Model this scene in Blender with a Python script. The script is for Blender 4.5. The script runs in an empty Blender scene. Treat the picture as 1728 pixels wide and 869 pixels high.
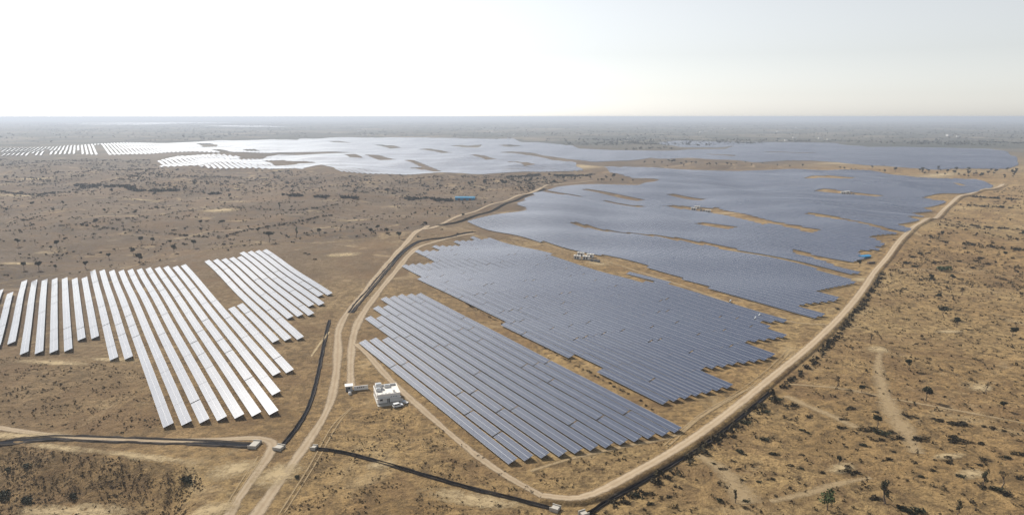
import bpy, math, random
import numpy as np
from mathutils import Vector, Matrix
random.seed(7); rng = np.random.default_rng(7)
sc = bpy.context.scene; C = sc.collection
R = math.radians
# ---------------------------------------------------------------- camera, sky, sun, exposure
CAM_H = 120.0; PW, PH = 1728.0, 869.0
FPX = PW/2/math.tan(R(73.7/2)); PITCH = math.atan((PH/2-197)/FPX)
cam = bpy.data.cameras.new('camera'); camo = bpy.data.objects.new('camera', cam); C.objects.link(camo)
cam.sensor_width = 36; cam.lens = 36*FPX/PW; cam.clip_start = 1; cam.clip_end = 200000
camo.location = (0, 0, CAM_H); camo.rotation_euler = (math.pi/2-PITCH, 0, 0); sc.camera = camo
SUN_AZ, SUN_EL = R(-42), R(36)
sv = Vector((math.sin(SUN_AZ)*math.cos(SUN_EL), math.cos(SUN_AZ)*math.cos(SUN_EL), math.sin(SUN_EL)))
w = bpy.data.worlds.new('World'); sc.world = w; w.use_nodes = True
wn = w.node_tree.nodes; wl = w.node_tree.links
sky = wn.new('ShaderNodeTexSky'); sky.sky_type = 'NISHITA'; sky.sun_disc = False
sky.sun_elevation = SUN_EL; sky.sun_rotation = SUN_AZ; sky.air_density = 1.0; sky.dust_density = 0.5; sky.ozone_density = 1.0
hs = wn.new('ShaderNodeHueSaturation'); hs.inputs['Saturation'].default_value = 0.22
bg = wn['Background']; bg.inputs['Strength'].default_value = 0.094
wl.new(sky.outputs[0], hs.inputs['Color']); wl.new(hs.outputs[0], bg.inputs['Color'])
sl = bpy.data.lights.new('sun', 'SUN'); sl.energy = 5.0; sl.angle = R(0.5); sl.color = (1, .94, .85)
slo = bpy.data.objects.new('sun', sl); C.objects.link(slo); slo.rotation_euler = sv.to_track_quat('Z', 'Y').to_euler()
sc.view_settings.view_transform = 'Standard'; sc.view_settings.look = 'None'; sc.view_settings.gamma = 1
sc.view_settings.exposure = 0.5; sc.view_settings.use_curve_mapping = False
sc.render.engine = 'CYCLES'
HAZE = .00013
sc.cycles.max_bounces = 5; sc.cycles.diffuse_bounces = 1; sc.cycles.glossy_bounces = 2
sc.cycles.transparent_max_bounces = 8; sc.cycles.volume_bounces = 0; sc.cycles.use_denoising = True
sc.cycles.caustics_reflective = False; sc.cycles.caustics_refractive = False

# ---------------------------------------------------------------- terrain and pixel -> ground
_W = [(rng.uniform(0, 2*math.pi), rng.uniform(80, 170), rng.uniform(0, 6.28)) for _ in range(5)] + \
     [(rng.uniform(0, 2*math.pi), rng.uniform(220, 420), rng.uniform(0, 6.28)) for _ in range(5)]
def sstep(a, b, x):
    t = np.clip((x-a)/(b-a), 0, 1); return t*t*(3-2*t)
def T(x, y):
    x = np.asarray(x, float); y = np.asarray(y, float)
    r = np.hypot(x, y); z = 0*x
    a1 = .10+.6*sstep(350, 800, r); a2 = .22+2.2*sstep(400, 1100, r)
    for i, (d, L, ph) in enumerate(_W):
        k = 2*math.pi/L
        z = z+(a1 if i < 5 else a2)*np.sin(k*(x*math.cos(d)+y*math.sin(d))+ph)
    z = z*(1-.55*sstep(1500, 2800, r))*(1-sstep(4000, 9000, r))
    # bank falling towards the viewer, below the left-hand drain
    yc = 221-(x+105)*.20+1.5*np.sin(x*.23)+1.0*np.sin(x*.51+1)
    bank = sstep(-94, -116, x)*sstep(60, 150, y); q = yc-y
    z = z-6.5*sstep(0, 25, q)*bank
    sf = x+.357*y; am = .5+.5*np.sin(sf*.31+1.7)*np.sin(sf*.113)
    z = z+bank*sstep(-1, 5, q)*sstep(34, 18, q)*.9*am*np.sin(sf*1.15+1.1*np.sin(sf*.37)+.25*np.sin(y*.4))
    return z
def ray(px, py):
    x = (px-PW/2)/FPX; y = -(py-PH/2)/FPX
    return x, math.cos(PITCH)+y*math.sin(PITCH), -math.sin(PITCH)+y*math.cos(PITCH)
def G(px, py):
    dx, dy, dz = ray(px, py); z = 0.0
    for _ in range(7):
        t = (z-CAM_H)/dz; z = .5*z+.5*float(T(dx*t, dy*t))
    return np.array((dx*t, dy*t))
def PPM(y):                       # photo pixels per metre for something standing at ground distance y
    return FPX/(y*math.cos(PITCH)+CAM_H*math.sin(PITCH))
def g3(p, dz=0.0): return Vector((p[0], p[1], float(T(p[0], p[1]))+dz))

# ---------------------------------------------------------------- helpers
def tag(o, label=None, cat=None, group=None, kind=None):
    if label: o['label'] = label
    if cat: o['category'] = cat
    if group: o['group'] = group
    if kind: o['kind'] = kind
    return o
def empty(name, loc, rz=0.0):
    o = bpy.data.objects.new(name, None); C.objects.link(o); o.location = loc; o.rotation_euler = (0, 0, rz)
    o.empty_display_size = .5; return o
def meshobj(name, me, parent=None, mat=None, loc=(0, 0, 0)):
    o = bpy.data.objects.new(name, me); C.objects.link(o); o.location = loc
    if parent: o.parent = parent
    if mat is not None and not me.materials: me.materials.append(mat)
    return o
def mesh(name, verts, faces, mat=None, smooth=False, uv=None, mats=None, midx=None):
    me = bpy.data.meshes.new(name)
    verts = np.asarray(verts, np.float32).reshape(-1, 3)
    me.from_pydata(verts.tolist() if len(verts) < 20000 else verts, [], faces if isinstance(faces, list) else faces.tolist())
    if mat: me.materials.append(mat)
    for m in mats or []: me.materials.append(m)
    if midx is not None: me.polygons.foreach_set('material_index', midx)
    if smooth: me.polygons.foreach_set('use_smooth', [True]*len(me.polygons))
    if uv is not None:
        ul = me.uv_layers.new(name='UVMap'); li = np.zeros(len(me.loops), np.int32); me.loops.foreach_get('vertex_index', li)
        ul.data.foreach_set('uv', np.asarray(uv, np.float32)[li].ravel())
    me.update(); return me
class MB:
    def __init__(s): s.v = []; s.f = []
    def box(s, x0, x1, y0, y1, z0, z1, b=0.0):
        n = len(s.v)
        s.v += [(x0, y0, z0), (x1, y0, z0), (x1, y1, z0), (x0, y1, z0), (x0+b, y0+b, z1), (x1-b, y0+b, z1), (x1-b, y1-b, z1), (x0+b, y1-b, z1)]
        s.f += [tuple(n+i for i in q) for q in ((0, 3, 2, 1), (4, 5, 6, 7), (0, 1, 5, 4), (1, 2, 6, 5), (2, 3, 7, 6), (3, 0, 4, 7))]; return s
    def tube(s, pts, rad, n=6, cap=True):
        m = len(s.v); P = [Vector(p) for p in pts]
        for i, p in enumerate(P):
            d = (P[min(i+1, len(P)-1)]-P[max(i-1, 0)]).normalized()
            a = d.orthogonal().normalized(); b = d.cross(a)
            for k in range(n):
                t = 2*math.pi*k/n; s.v.append(tuple(p+(a*math.cos(t)+b*math.sin(t))*rad[i]))
        for i in range(len(P)-1):
            for k in range(n):
                s.f.append((m+i*n+k, m+i*n+(k+1) % n, m+(i+1)*n+(k+1) % n, m+(i+1)*n+k))
        if cap: s.f.append(tuple(m+k for k in range(n))[::-1]); s.f.append(tuple(m+(len(P)-1)*n+k for k in range(n)))
        return s
    def poly(s, pts, f):
        n = len(s.v); s.v += [tuple(p) for p in pts]; s.f += [tuple(n+i for i in q) for q in f]; return s
    def me(s, name, mat, smooth=False): return mesh(name, s.v, s.f, mat, smooth)
    def build(s, name, mat, parent=None, smooth=False): return meshobj(name, s.me(name, mat, smooth), parent)
ONES = 'zeroth first second third fourth fifth sixth seventh eighth ninth tenth eleventh twelfth thirteenth fourteenth fifteenth sixteenth seventeenth eighteenth nineteenth'.split()
TENS = {2: 'twent', 3: 'thirt', 4: 'fort', 5: 'fift', 6: 'sixt', 7: 'sevent', 8: 'eight', 9: 'ninet'}
def ordn(n):
    if n < 20: return ONES[n]
    if n < 100: return TENS[n//10]+('ieth' if n % 10 == 0 else 'y-'+ONES[n % 10])
    if n % 100 == 0: return {1: 'one', 2: 'two', 3: 'three'}[n//100]+'-hundredth'
    return {1: 'hundred-and-', 2: 'two-hundred-and-', 3: 'three-hundred-and-'}[n//100]+ordn(n % 100)

# ---------------------------------------------------------------- materials
def mat(name):
    m = bpy.data.materials.new(name); m.use_nodes = True
    return m, m.node_tree.nodes, m.node_tree.links, m.node_tree.nodes['Principled BSDF']
def simple(name, col, rough=.8, var=.18, scale=3.0, metal=0.0, spec=.3, bump=0.0, obj=True):
    m, n, l, b = mat(name)
    tc = n.new('ShaderNodeTexCoord'); no = n.new('ShaderNodeTexNoise'); no.inputs['Scale'].default_value = scale; no.inputs['Detail'].default_value = 5
    l.new(tc.outputs['Object'], no.inputs['Vector'])
    mx = n.new('ShaderNodeMix'); mx.data_type = 'RGBA'
    mx.inputs[6].default_value = tuple(c*(1-var) for c in col)+(1,); mx.inputs[7].default_value = tuple(min(1, c*(1+var)) for c in col)+(1,)
    l.new(no.outputs['Fac'], mx.inputs[0]); l.new(mx.outputs[2], b.inputs['Base Color'])
    b.inputs['Roughness'].default_value = rough; b.inputs['Metallic'].default_value = metal; b.inputs['Specular IOR Level'].default_value = spec
    if bump:
        bp = n.new('ShaderNodeBump'); bp.inputs['Strength'].default_value = bump; bp.inputs['Distance'].default_value = .2
        l.new(no.outputs['Fac'], bp.inputs['Height']); l.new(bp.outputs[0], b.inputs['Normal'])
    return m
def noise(n, l, vec, scale, detail=6, rough=.6, dist=0.0):
    t = n.new('ShaderNodeTexNoise'); t.inputs['Scale'].default_value = scale; t.inputs['Detail'].default_value = detail
    t.inputs['Roughness'].default_value = rough; t.inputs['Distortion'].default_value = dist
    l.new(vec, t.inputs['Vector']); return t.outputs['Fac']
def ramp(n, l, fac, stops):
    r = n.new('ShaderNodeValToRGB'); e = r.color_ramp.elements
    while len(e) < len(stops): e.new(.5)
    for i, (p, c) in enumerate(stops):
        e[i].position = p; e[i].color = (c, c, c, 1) if isinstance(c, (int, float)) else tuple(c)+(1,)
    l.new(fac, r.inputs[0]); return r.outputs[0]
def mixc(n, l, fac, a, b):
    x = n.new('ShaderNodeMix'); x.data_type = 'RGBA'
    for s, v in ((0, fac), (6, a), (7, b)):
        if hasattr(v, 'links'): l.new(v, x.inputs[s])
        elif s == 0: x.inputs[0].default_value = v
        else: x.inputs[s].default_value = tuple(v)+(1,)
    return x.outputs[2]
def mth(n, l, op, a, b=None):
    x = n.new('ShaderNodeMath'); x.operation = op
    for i, v in enumerate((a, b)):
        if v is None: continue
        if hasattr(v, 'links'): l.new(v, x.inputs[i])
        else: x.inputs[i].default_value = v
    return x.outputs[0]

def ground_material():
    m, n, l, b = mat('desert_ground')
    geo = n.new('ShaderNodeNewGeometry'); pos = geo.outputs['Position']
    sx = n.new('ShaderNodeSeparateXYZ'); l.new(pos, sx.inputs[0]); X, Y = sx.outputs[0], sx.outputs[1]
    big = noise(n, l, pos, .006, 6, .55); mid = noise(n, l, pos, .035, 7, .65, .6); fine = noise(n, l, pos, .25, 8, .7); vf = noise(n, l, pos, 1.1, 5, .75)
    warm = mixc(n, l, ramp(n, l, mid, [(.32, 0), (.66, 1)]), (.215, .132, .050), (.40, .258, .104))
    warm = mixc(n, l, ramp(n, l, big, [(.42, 0), (.64, 1)]), warm, (.385, .268, .116))
    grey = mixc(n, l, ramp(n, l, mid, [(.35, 0), (.65, 1)]), (.066, .050, .039), (.150, .112, .082))
    grey = mixc(n, l, ramp(n, l, big, [(.44, 0), (.6, 1)]), grey, (.162, .117, .079))
    # greyer soil to the west, its tone partly painted-in haze and shaded sides
    d = mth(n, l, 'ADD', mth(n, l, 'MULTIPLY', X, .62), mth(n, l, 'MULTIPLY', Y, -.42))
    d = mth(n, l, 'ADD', d, mth(n, l, 'MULTIPLY', big, 260))
    mr = n.new('ShaderNodeMapRange'); mr.inputs['From Min'].default_value = -270; mr.inputs['From Max'].default_value = -20; l.new(d, mr.inputs['Value'])
    col = mixc(n, l, mr.outputs[0], grey, warm)
    # dry grass and dark litter specks
    sp = ramp(n, l, fine, [(.34, 0), (.54, 1)]); col = mixc(n, l, sp, (.105, .070, .033), col)
    st_ = noise(n, l, pos, .075, 9, .8, 1.5); col = mixc(n, l, ramp(n, l, st_, [(.40, .8), (.50, 0)]), col, (.115, .076, .035))
    gp = noise(n, l, pos, .0125, 9, .72, 1.8); col = mixc(n, l, ramp(n, l, gp, [(.40, .55), (.52, 0)]), col, (.165, .098, .045))
    sp2 = ramp(n, l, vf, [(.33, .2), (.47, 1)]); col = mixc(n, l, sp2, (.095, .063, .030), col)
    # pale blown sand
    pl = noise(n, l, pos, .018, 8, .7, 1.2); col = mixc(n, l, ramp(n, l, pl, [(.56, 0), (.70, .6)]), col, (.45, .335, .18))
    # farmland mosaic and tree cover far out
    vo = n.new('ShaderNodeTexVoronoi'); vo.inputs['Scale'].default_value = .0035; l.new(pos, vo.inputs['Vector'])
    bw = n.new('ShaderNodeRGBToBW'); l.new(vo.outputs['Color'], bw.inputs[0])
    fld = mixc(n, l, ramp(n, l, bw.outputs[0], [(.25, 0), (.8, 1)]), (.06, .058, .045), (.21, .17, .125))
    tr = noise(n, l, pos, .0012, 9, .7, .5); fld = mixc(n, l, ramp(n, l, tr, [(.42, .9), (.62, 0)]), fld, (.055, .058, .045))
    ln = n.new('ShaderNodeVectorMath'); ln.operation = 'LENGTH'; l.new(pos, ln.inputs[0])
    mr2 = n.new('ShaderNodeMapRange'); mr2.inputs['From Min'].default_value = 1700; mr2.inputs['From Max'].default_value = 3200; l.new(ln.outputs['Value'], mr2.inputs['Value'])
    col = mixc(n, l, mr2.outputs[0], col, fld)
    hv = n.new('ShaderNodeHueSaturation'); hv.inputs['Value'].default_value = .98; hv.inputs['Saturation'].default_value = .95; l.new(col, hv.inputs['Color']); col = hv.outputs[0]
    l.new(col, b.inputs['Base Color']); b.inputs['Roughness'].default_value = .95; b.inputs['Specular IOR Level'].default_value = .1
    bp = n.new('ShaderNodeBump'); bp.inputs['Strength'].default_value = 1.0; bp.inputs['Distance'].default_value = 2.0
    h = mth(n, l, 'ADD', mth(n, l, 'MULTIPLY', fine, 1.0), mth(n, l, 'MULTIPLY', vf, .35))
    l.new(h, bp.inputs['Height']); l.new(bp.outputs[0], b.inputs['Normal'])
    return m
def dirt_material(name, c0, c1, rut, edge=.55, soft=.5, amax=1.0):
    """ dusty track: UV.x across -1..1, UV.y metres along; ragged see-through edges """
    m, n, l, b = mat(name)
    uv = n.new('ShaderNodeUVMap'); sp = n.new('ShaderNodeSeparateXYZ'); l.new(uv.outputs[0], sp.inputs[0])
    geo = n.new('ShaderNodeNewGeometry'); pos = geo.outputs['Position']
    a = mth(n, l, 'ABSOLUTE', sp.outputs[0])
    n1 = noise(n, l, pos, .13, 8, .75, .8); n2 = noise(n, l, pos, .55, 7, .8, .5)
    col = mixc(n, l, ramp(n, l, n1, [(.35, 0), (.65, 1)]), c0, c1)
    # paler wheel ruts, dry stubble in the middle and at the verge
    wv = ramp(n, l, mth(n, l, 'ADD', a, mth(n, l, 'MULTIPLY', mth(n, l, 'SUBTRACT', n2, .5), .5)), [(.0, .55), (.2, .15), (.42, 0), (.62, .1), (.95, .9)])
    col = mixc(n, l, wv, col, rut)
    l.new(col, b.inputs['Base Color']); b.inputs['Roughness'].default_value = .95; b.inputs['Specular IOR Level'].default_value = .1
    al = mth(n, l, 'ADD', a, mth(n, l, 'MULTIPLY', mth(n, l, 'SUBTRACT', mth(n, l, 'ADD', mth(n, l, 'MULTIPLY', n1, .5), mth(n, l, 'MULTIPLY', n2, .5)), .5), 3.2*soft))
    al = ramp(n, l, al, [(max(0, edge-.25*soft), 1), (edge+.12, .45), (min(.99, edge+.3+.25*soft), 0)])
    # never reaches past the sheet's own border
    al = mth(n, l, 'MULTIPLY', al, ramp(n, l, a, [(.62, 1), (.98, 0)]))
    l.new(mth(n, l, 'MULTIPLY', al, amax), b.inputs['Alpha'])
    bp = n.new('ShaderNodeBump'); bp.inputs['Strength'].default_value = .5; bp.inputs['Distance'].default_value = .3
    l.new(n2, bp.inputs['Height']); l.new(bp.outputs[0], b.inputs['Normal'])
    return m
def panel_material():
    m, n, l, b = mat('solar_glass')
    uv = n.new('ShaderNodeUVMap'); sp = n.new('ShaderNodeSeparateXYZ'); l.new(uv.outputs[0], sp.inputs[0])
    def line(c, per, wd):
        f = mth(n, l, 'FRACT', mth(n, l, 'DIVIDE', c, per)); e = mth(n, l, 'MINIMUM', f, mth(n, l, 'SUBTRACT', 1.0, f))
        return mth(n, l, 'LESS_THAN', e, wd/per/2)
    fr = mth(n, l, 'MAXIMUM', line(sp.outputs[0], 1.0, .055), line(sp.outputs[1], 1.975, .13))
    geo = n.new('ShaderNodeNewGeometry'); dn = noise(n, l, geo.outputs['Position'], .05, 5, .6)
    oi = n.new('ShaderNodeObjectInfo')
    mp = n.new('ShaderNodeMapping'); mp.inputs['Scale'].default_value = (.35, 1, 1); l.new(geo.outputs['Position'], mp.inputs['Vector'])
    bands = noise(n, l, mp.outputs[0], .012, 5, .6, .8)              # uneven reflection over the blocks, put into the cell colour as bands
    bands = mth(n, l, 'ADD', ramp(n, l, bands, [(.36, 0), (.64, .75)]), mth(n, l, 'MULTIPLY', oi.outputs['Random'], .4))
    cell = mixc(n, l, mth(n, l, 'MULTIPLY', bands, .8), (.003, .016, .058), (.018, .034, .076))
    l.new(mixc(n, l, fr, cell, (.45, .46, .49)), b.inputs['Base Color'])
    # dusty glass: broad highlight
    rg = mth(n, l, 'ADD', .55, mth(n, l, 'MULTIPLY', dn, .08)); l.new(rg, b.inputs['Roughness'])
    b.inputs['IOR'].default_value = 1.5; b.inputs['Specular IOR Level'].default_value = .15
    b.inputs['Coat Weight'].default_value = 1.0; b.inputs['Coat Roughness'].default_value = .15; b.inputs['Coat IOR'].default_value = 1.8
    return m
M = {}
M['ground'] = ground_material()
M['road'] = dirt_material('dusty_track', (0.284, 0.221, 0.149), (0.387, 0.308, 0.216), (0.221, 0.158, 0.094), .66, .8)
M['track'] = dirt_material('thin_track', (0.324, 0.239, 0.135), (0.405, 0.310, 0.189), (0.279, 0.203, 0.113), .38, 1.3, .78)
M['sand'] = dirt_material('pale_sand', (0.342, 0.261, 0.149), (0.450, 0.351, 0.211), (0.387, 0.297, 0.171), .42, 1.6, .95)
M['panel'] = panel_material()
M['steel'] = simple('galvanised_steel', (.35, .36, .37), .5, .1, 2, .6)
M['back'] = simple('panel_backsheet', (.06, .06, .065), .7, .1)  # darker than a real sheet: the shade under the tables put into the colour
M['stone'] = simple('dark_stone_pitching', (.06, .05, .042), .95, .75, .5, spec=.05, bump=.9)
M['liner'] = simple('black_channel_liner', (.012, .013, .017), .9, .5, .8, spec=.05, bump=.5)
M['concrete'] = simple('pale_concrete', (.40, .375, .33), .9, .12, 1.5)
M['white'] = simple('white_render', (.70, .68, .65), .85, .06, 1.2)
M['roof'] = simple('lime_washed_roof', (.68, .65, .60), .9, .07, .7)
M['shade'] = simple('dark_glass', (.03, .035, .045), .25, .1)
M['darkmetal'] = simple('dark_grey_metal', (.09, .095, .10), .5, .2)
M['greymetal'] = simple('grey_metal', (.36, .38, .40), .5, .15)
M['tank'] = simple('black_tank', (.03, .03, .032), .4, .1)
M['carpaint'] = simple('white_car_paint', (.72, .73, .74), .25, .02, spec=.6)
M['tyre'] = simple('rubber', (.025, .025, .026), .9, .1)
M['blue'] = simple('blue_sheet_metal', (.03, .20, .36), .45, .12, .6)
M['bluetarp'] = simple('bright_blue_tarpaulin', (.02, .24, .50), .5, .15, .6)
M['bark'] = simple('bark', (.10, .075, .055), .95, .25, 4)
M['leaf'] = simple('acacia_leaf', (.034, .035, .016), .8, .45, .9, spec=.2)
M['leafgreen'] = simple('fresh_green_leaf', (.055, .075, .024), .75, .35, .9, spec=.2)
M['thorn'] = simple('dry_thorn_leaf', (.046, .037, .021), .9, .45, .9, spec=.1)
M['brush'] = simple('brown_brush', (.085, .062, .037), .95, .5, .15, spec=.1)
M['scrub'] = simple('dry_scrub', (.085, .063, .034), .95, .5, .11, spec=.1)

# ---------------------------------------------------------------- ground sheet
def build_ground():
    ang = np.unique(np.concatenate([np.arange(-52, 52.01, .42), np.arange(52, 308.1, 6.4)])); ang = ang[ang < 308]
    rr = [4.0, 40.0, 90.0, 130.0]
    while rr[-1] < 46000: rr.append(rr[-1]*1.0085 if rr[-1] < 6000 else rr[-1]*1.05)
    rr = np.array(rr); A, RR = np.meshgrid(np.radians(ang), rr)
    x = RR*np.sin(A); y = RR*np.cos(A); z = T(x, y)
    v = np.stack([x, y, z], -1).reshape(-1, 3); na = len(ang); nr = len(rr)
    i = np.arange(nr-1)[:, None]*na; j = np.arange(na)[None, :]; j2 = (j+1) % na
    f = np.stack([i+j, i+j2, i+na+j2, i+na+j], -1).reshape(-1, 4)[:, ::-1]
    fl = f.tolist(); fl.append(list(range(na))[::-1])
    o = meshobj('ground', mesh('ground', v, fl, M['ground'], True)); tag(o, 'dry sandy scrubland reaching to the hazy horizon', kind='structure'); return o
build_ground()

def resample(P, step):
    P = np.asarray(P, float)
    # Catmull-Rom through the points
    Q = np.vstack([2*P[0]-P[1], P, 2*P[-1]-P[-2]]); out = []
    for i in range(1, len(Q)-2):
        L = np.linalg.norm(Q[i+1]-Q[i]); n = max(2, int(L/step))
        for t in np.arange(n)/n:
            out.append(.5*((2*Q[i])+(-Q[i-1]+Q[i+1])*t+(2*Q[i-1]-5*Q[i]+4*Q[i+1]-Q[i+2])*t*t+(-Q[i-1]+3*Q[i]-3*Q[i+1]+Q[i+2])*t**3))
    out.append(P[-1]); return np.array(out)
def normals2(P):
    d = np.gradient(P, axis=0); d /= np.linalg.norm(d, axis=1)[:, None]+1e-9
    return np.stack([d[:, 1], -d[:, 0]], -1), d          # right-hand normal
LAY = [0]
def ribbon(name, px, width, material, label, cross=None, step=3.0, lift=.06, kind='structure', flat=False, wob=.2):
    """ a sheet that follows the terrain; cross = [(across -1..1, height)] """
    P = resample([G(*p) for p in px], step); N, D = normals2(P)
    cross = cross or [(-1, 0), (-.5, 0), (0, 0), (.5, 0), (1, 0)]
    LAY[0] += 1
    v = []; uv = []; s = 0
    w = np.interp(np.linspace(0, 1, len(P)), np.linspace(0, 1, len(width)), width) if hasattr(width, '__len__') else np.full(len(P), float(width))
    w = w*(1+wob*np.sin(np.arange(len(P))*.37+LAY[0])*.6+wob*np.sin(np.arange(len(P))*.11+2*LAY[0])*.6)
    for i, p in enumerate(P):
        if i: s += np.linalg.norm(p-P[i-1])
        r = math.hypot(*p)
        for (a, h) in cross:
            q = p+N[i]*a*w[i]*.5
            v.append((q[0], q[1], float(T(q[0], q[1]))+h+lift+.004*LAY[0]+r*.00012+max(0, r-550)*.0006)); uv.append((a, s))
    k = len(cross); f = [(i*k+j, i*k+j+1, (i+1)*k+j+1, (i+1)*k+j) for i in range(len(P)-1) for j in range(k-1)]
    o = meshobj(name, mesh(name, v, [q[::-1] for q in f], material, not flat, uv)); tag(o, label, kind=kind); return o
def patch(name, px, py, rx, ry, rot, label):
    LAY[0] += 1
    c = G(px, py); v = [(c[0], c[1], float(T(*c))+.05+.004*LAY[0])]; uv = [(0, 0)]; f = []; n = 28; rings = 6
    for j in range(1, rings+1):
        for k in range(n):
            t = 2*math.pi*k/n; q = np.array((math.cos(t)*rx, math.sin(t)*ry))*j/rings
            q = c+np.array((q[0]*math.cos(rot)-q[1]*math.sin(rot), q[0]*math.sin(rot)+q[1]*math.cos(rot)))
            v.append((q[0], q[1], float(T(*q))+.05+.004*LAY[0])); uv.append((j/rings, 0))
    for k in range(n):
        f.append((0, 1+k, 1+(k+1) % n))
        for j in range(rings-1): f.append((1+j*n+k, 1+(j+1)*n+k, 1+(j+1)*n+(k+1) % n, 1+j*n+(k+1) % n))
    tag(meshobj(name, mesh(name, v, f, M['sand'], True, uv)), label, kind='structure')

# ---------------------------------------------------------------- dirt roads and pale sand
ribbon('dirt_road', [(405, 905), (432, 869), (470, 815), (520, 745), (553, 690), (566, 640), (570, 590), (572, 555), (588, 525), (612, 497), (640, 462), (668, 428), (692, 402), (722, 381)], [5.5, 5.5, 6, 7, 8, 9], M['road'], 'pale dirt road running up the middle past the drain')
ribbon('dirt_road', [(592, 655), (592, 610), (597, 565), (612, 530), (645, 485), (674, 450), (693, 428), (718, 413), (802, 394)], [6, 6, 7, 7, 6], M['road'], 'dirt road on the array side of the central drain')
ribbon('dirt_road', [(600, 580), (622, 600), (660, 642), (720, 697), (790, 757), (850, 800), (925, 842)], 4.4, M['road'], 'dirt service road along the near edge of the right array')
ribbon('embankment', [(915, 838), (960, 843), (1000, 836), (1060, 806), (1150, 754), (1222, 703), (1300, 640), (1380, 573), (1442, 508), (1474, 462), (1508, 420), (1558, 374), (1608, 341), (1650, 323), (1692, 312)], [6, 6.5, 7, 7.5, 8, 10, 12], M['ground'], 'low earth embankment carrying the perimeter road', cross=[(-1.4, -.15), (-1, 0), (-.6, .25), (-.2, .5), (.2, .7), (.6, .85), (1, .9), (1.22, .35), (1.5, -.15)], wob=0, lift=.02)
ribbon('dirt_road', [(915, 838), (960, 843), (1000, 836), (1060, 806), (1150, 754), (1222, 703), (1300, 640), (1380, 573), (1442, 508), (1474, 462), (1508, 420), (1558, 374), (1608, 341), (1650, 323), (1692, 312)], [6, 6.5, 7, 7.5, 8, 10, 12], M['road'], 'pale perimeter road curving round the solar arrays',
       cross=[(-1, .03), (-.6, .28), (-.2, .53), (.2, .73), (.6, .88), (1, .93)], wob=0)
ribbon('dirt_road', [(-40, 716), (0, 722), (60, 731), (150, 739), (260, 743), (360, 742), (425, 739), (458, 746), (456, 763), (432, 800), (402, 842), (380, 880)], [4, 4, 4.5, 5, 5.5, 5.5], M['road'], 'dirt track bending round the end of the lined drain')
ribbon('dirt_road', [(710, 388), (760, 371), (805, 356), (860, 337), (905, 322), (945, 311), (1000, 306)], [8, 8, 10], M['road'], 'dirt road climbing past the blue shed along the far arrays', step=6)
ribbon('dirt_road', [(-20, 482), (60, 468), (140, 459), (210, 447), (330, 428), (400, 413), (440, 412), (520, 411), (600, 406), (690, 394)], [2.5, 3, 4, 4], M['track'], 'narrow track above the white solar rows', step=5)
ribbon('path', [(1488, 585), (1482, 610), (1486, 645), (1503, 690), (1528, 730), (1548, 765)], [5, 6, 9, 12, 10], M['track'], 'pale sandy wash through the scrub')
ribbon('path', [(1325, 668), (1370, 688), (1405, 702), (1445, 722)], [7, 6, 5], M['track'], 'pale sandy path leaving the perimeter road')
ribbon('path', [(1178, 768), (1215, 790), (1240, 818), (1265, 850)], [6, 10, 13, 14], M['track'], 'soft pale sand drift in the near scrub')
ribbon('path', [(1300, 846), (1360, 833), (1420, 815), (1470, 806)], [4, 5, 3], M['track'], 'faint pale drift among the near bushes')
ribbon('path', [(1330, 648), (1420, 656), (1500, 672), (1600, 690), (1728, 714)], [2.5, 2.5, 3, 3], M['track'], 'faint footpath crossing the scrub')
ribbon('path', [(858, 401), (930, 416), (1010, 437), (1100, 466), (1200, 500), (1290, 530), (1345, 545), (1395, 548)], [4, 5, 5, 4, 4], M['track'], 'sandy service lane between two big arrays', step=6)
ribbon('path', [(600, 578), (640, 571), (660, 566)], 2.2, M['track'], 'short track between two array blocks')
ribbon('path', [(895, 795), (960, 775), (1060, 752), (1135, 737), (1180, 705), (1240, 668), (1300, 640)], 2.6, M['track'], 'wheel marks along the row ends')
for q_, (dx, dy) in enumerate(((0, 0), (5, 3.5))):
    ribbon('wheel_track', [(1120+dx, 752+dy), (1180+dx, 700+dy), (1240+dx, 664+dy), (1292+dx, 626+dy), (1330+dx, 590+dy)], .9, M['track'], 'thin wheel rut beside the perimeter road', step=4)
    ribbon('wheel_track', [(372+dx*2, 869-dy), (405+dx*2, 815-dy), (436+dx*2, 770-dy)], .8, M['track'], 'thin wheel rut beside the left track', step=4)
    ribbon('wheel_track', [(470+dx*2, 869-dy), (520+dx*2, 790-dy), (560+dx*2, 720-dy), (590+dx, 690-dy)], .8, M['track'], 'thin wheel rut on the brown ground below the building', step=4)
ribbon('path', [(500, 520), (520, 517), (545, 512)], 2.5, M['sand'], 'pale scrape beside the white rows')
ribbon('path', [(525, 602), (540, 580), (556, 560)], 2.5, M['sand'], 'pale strip beside the drain')
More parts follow.
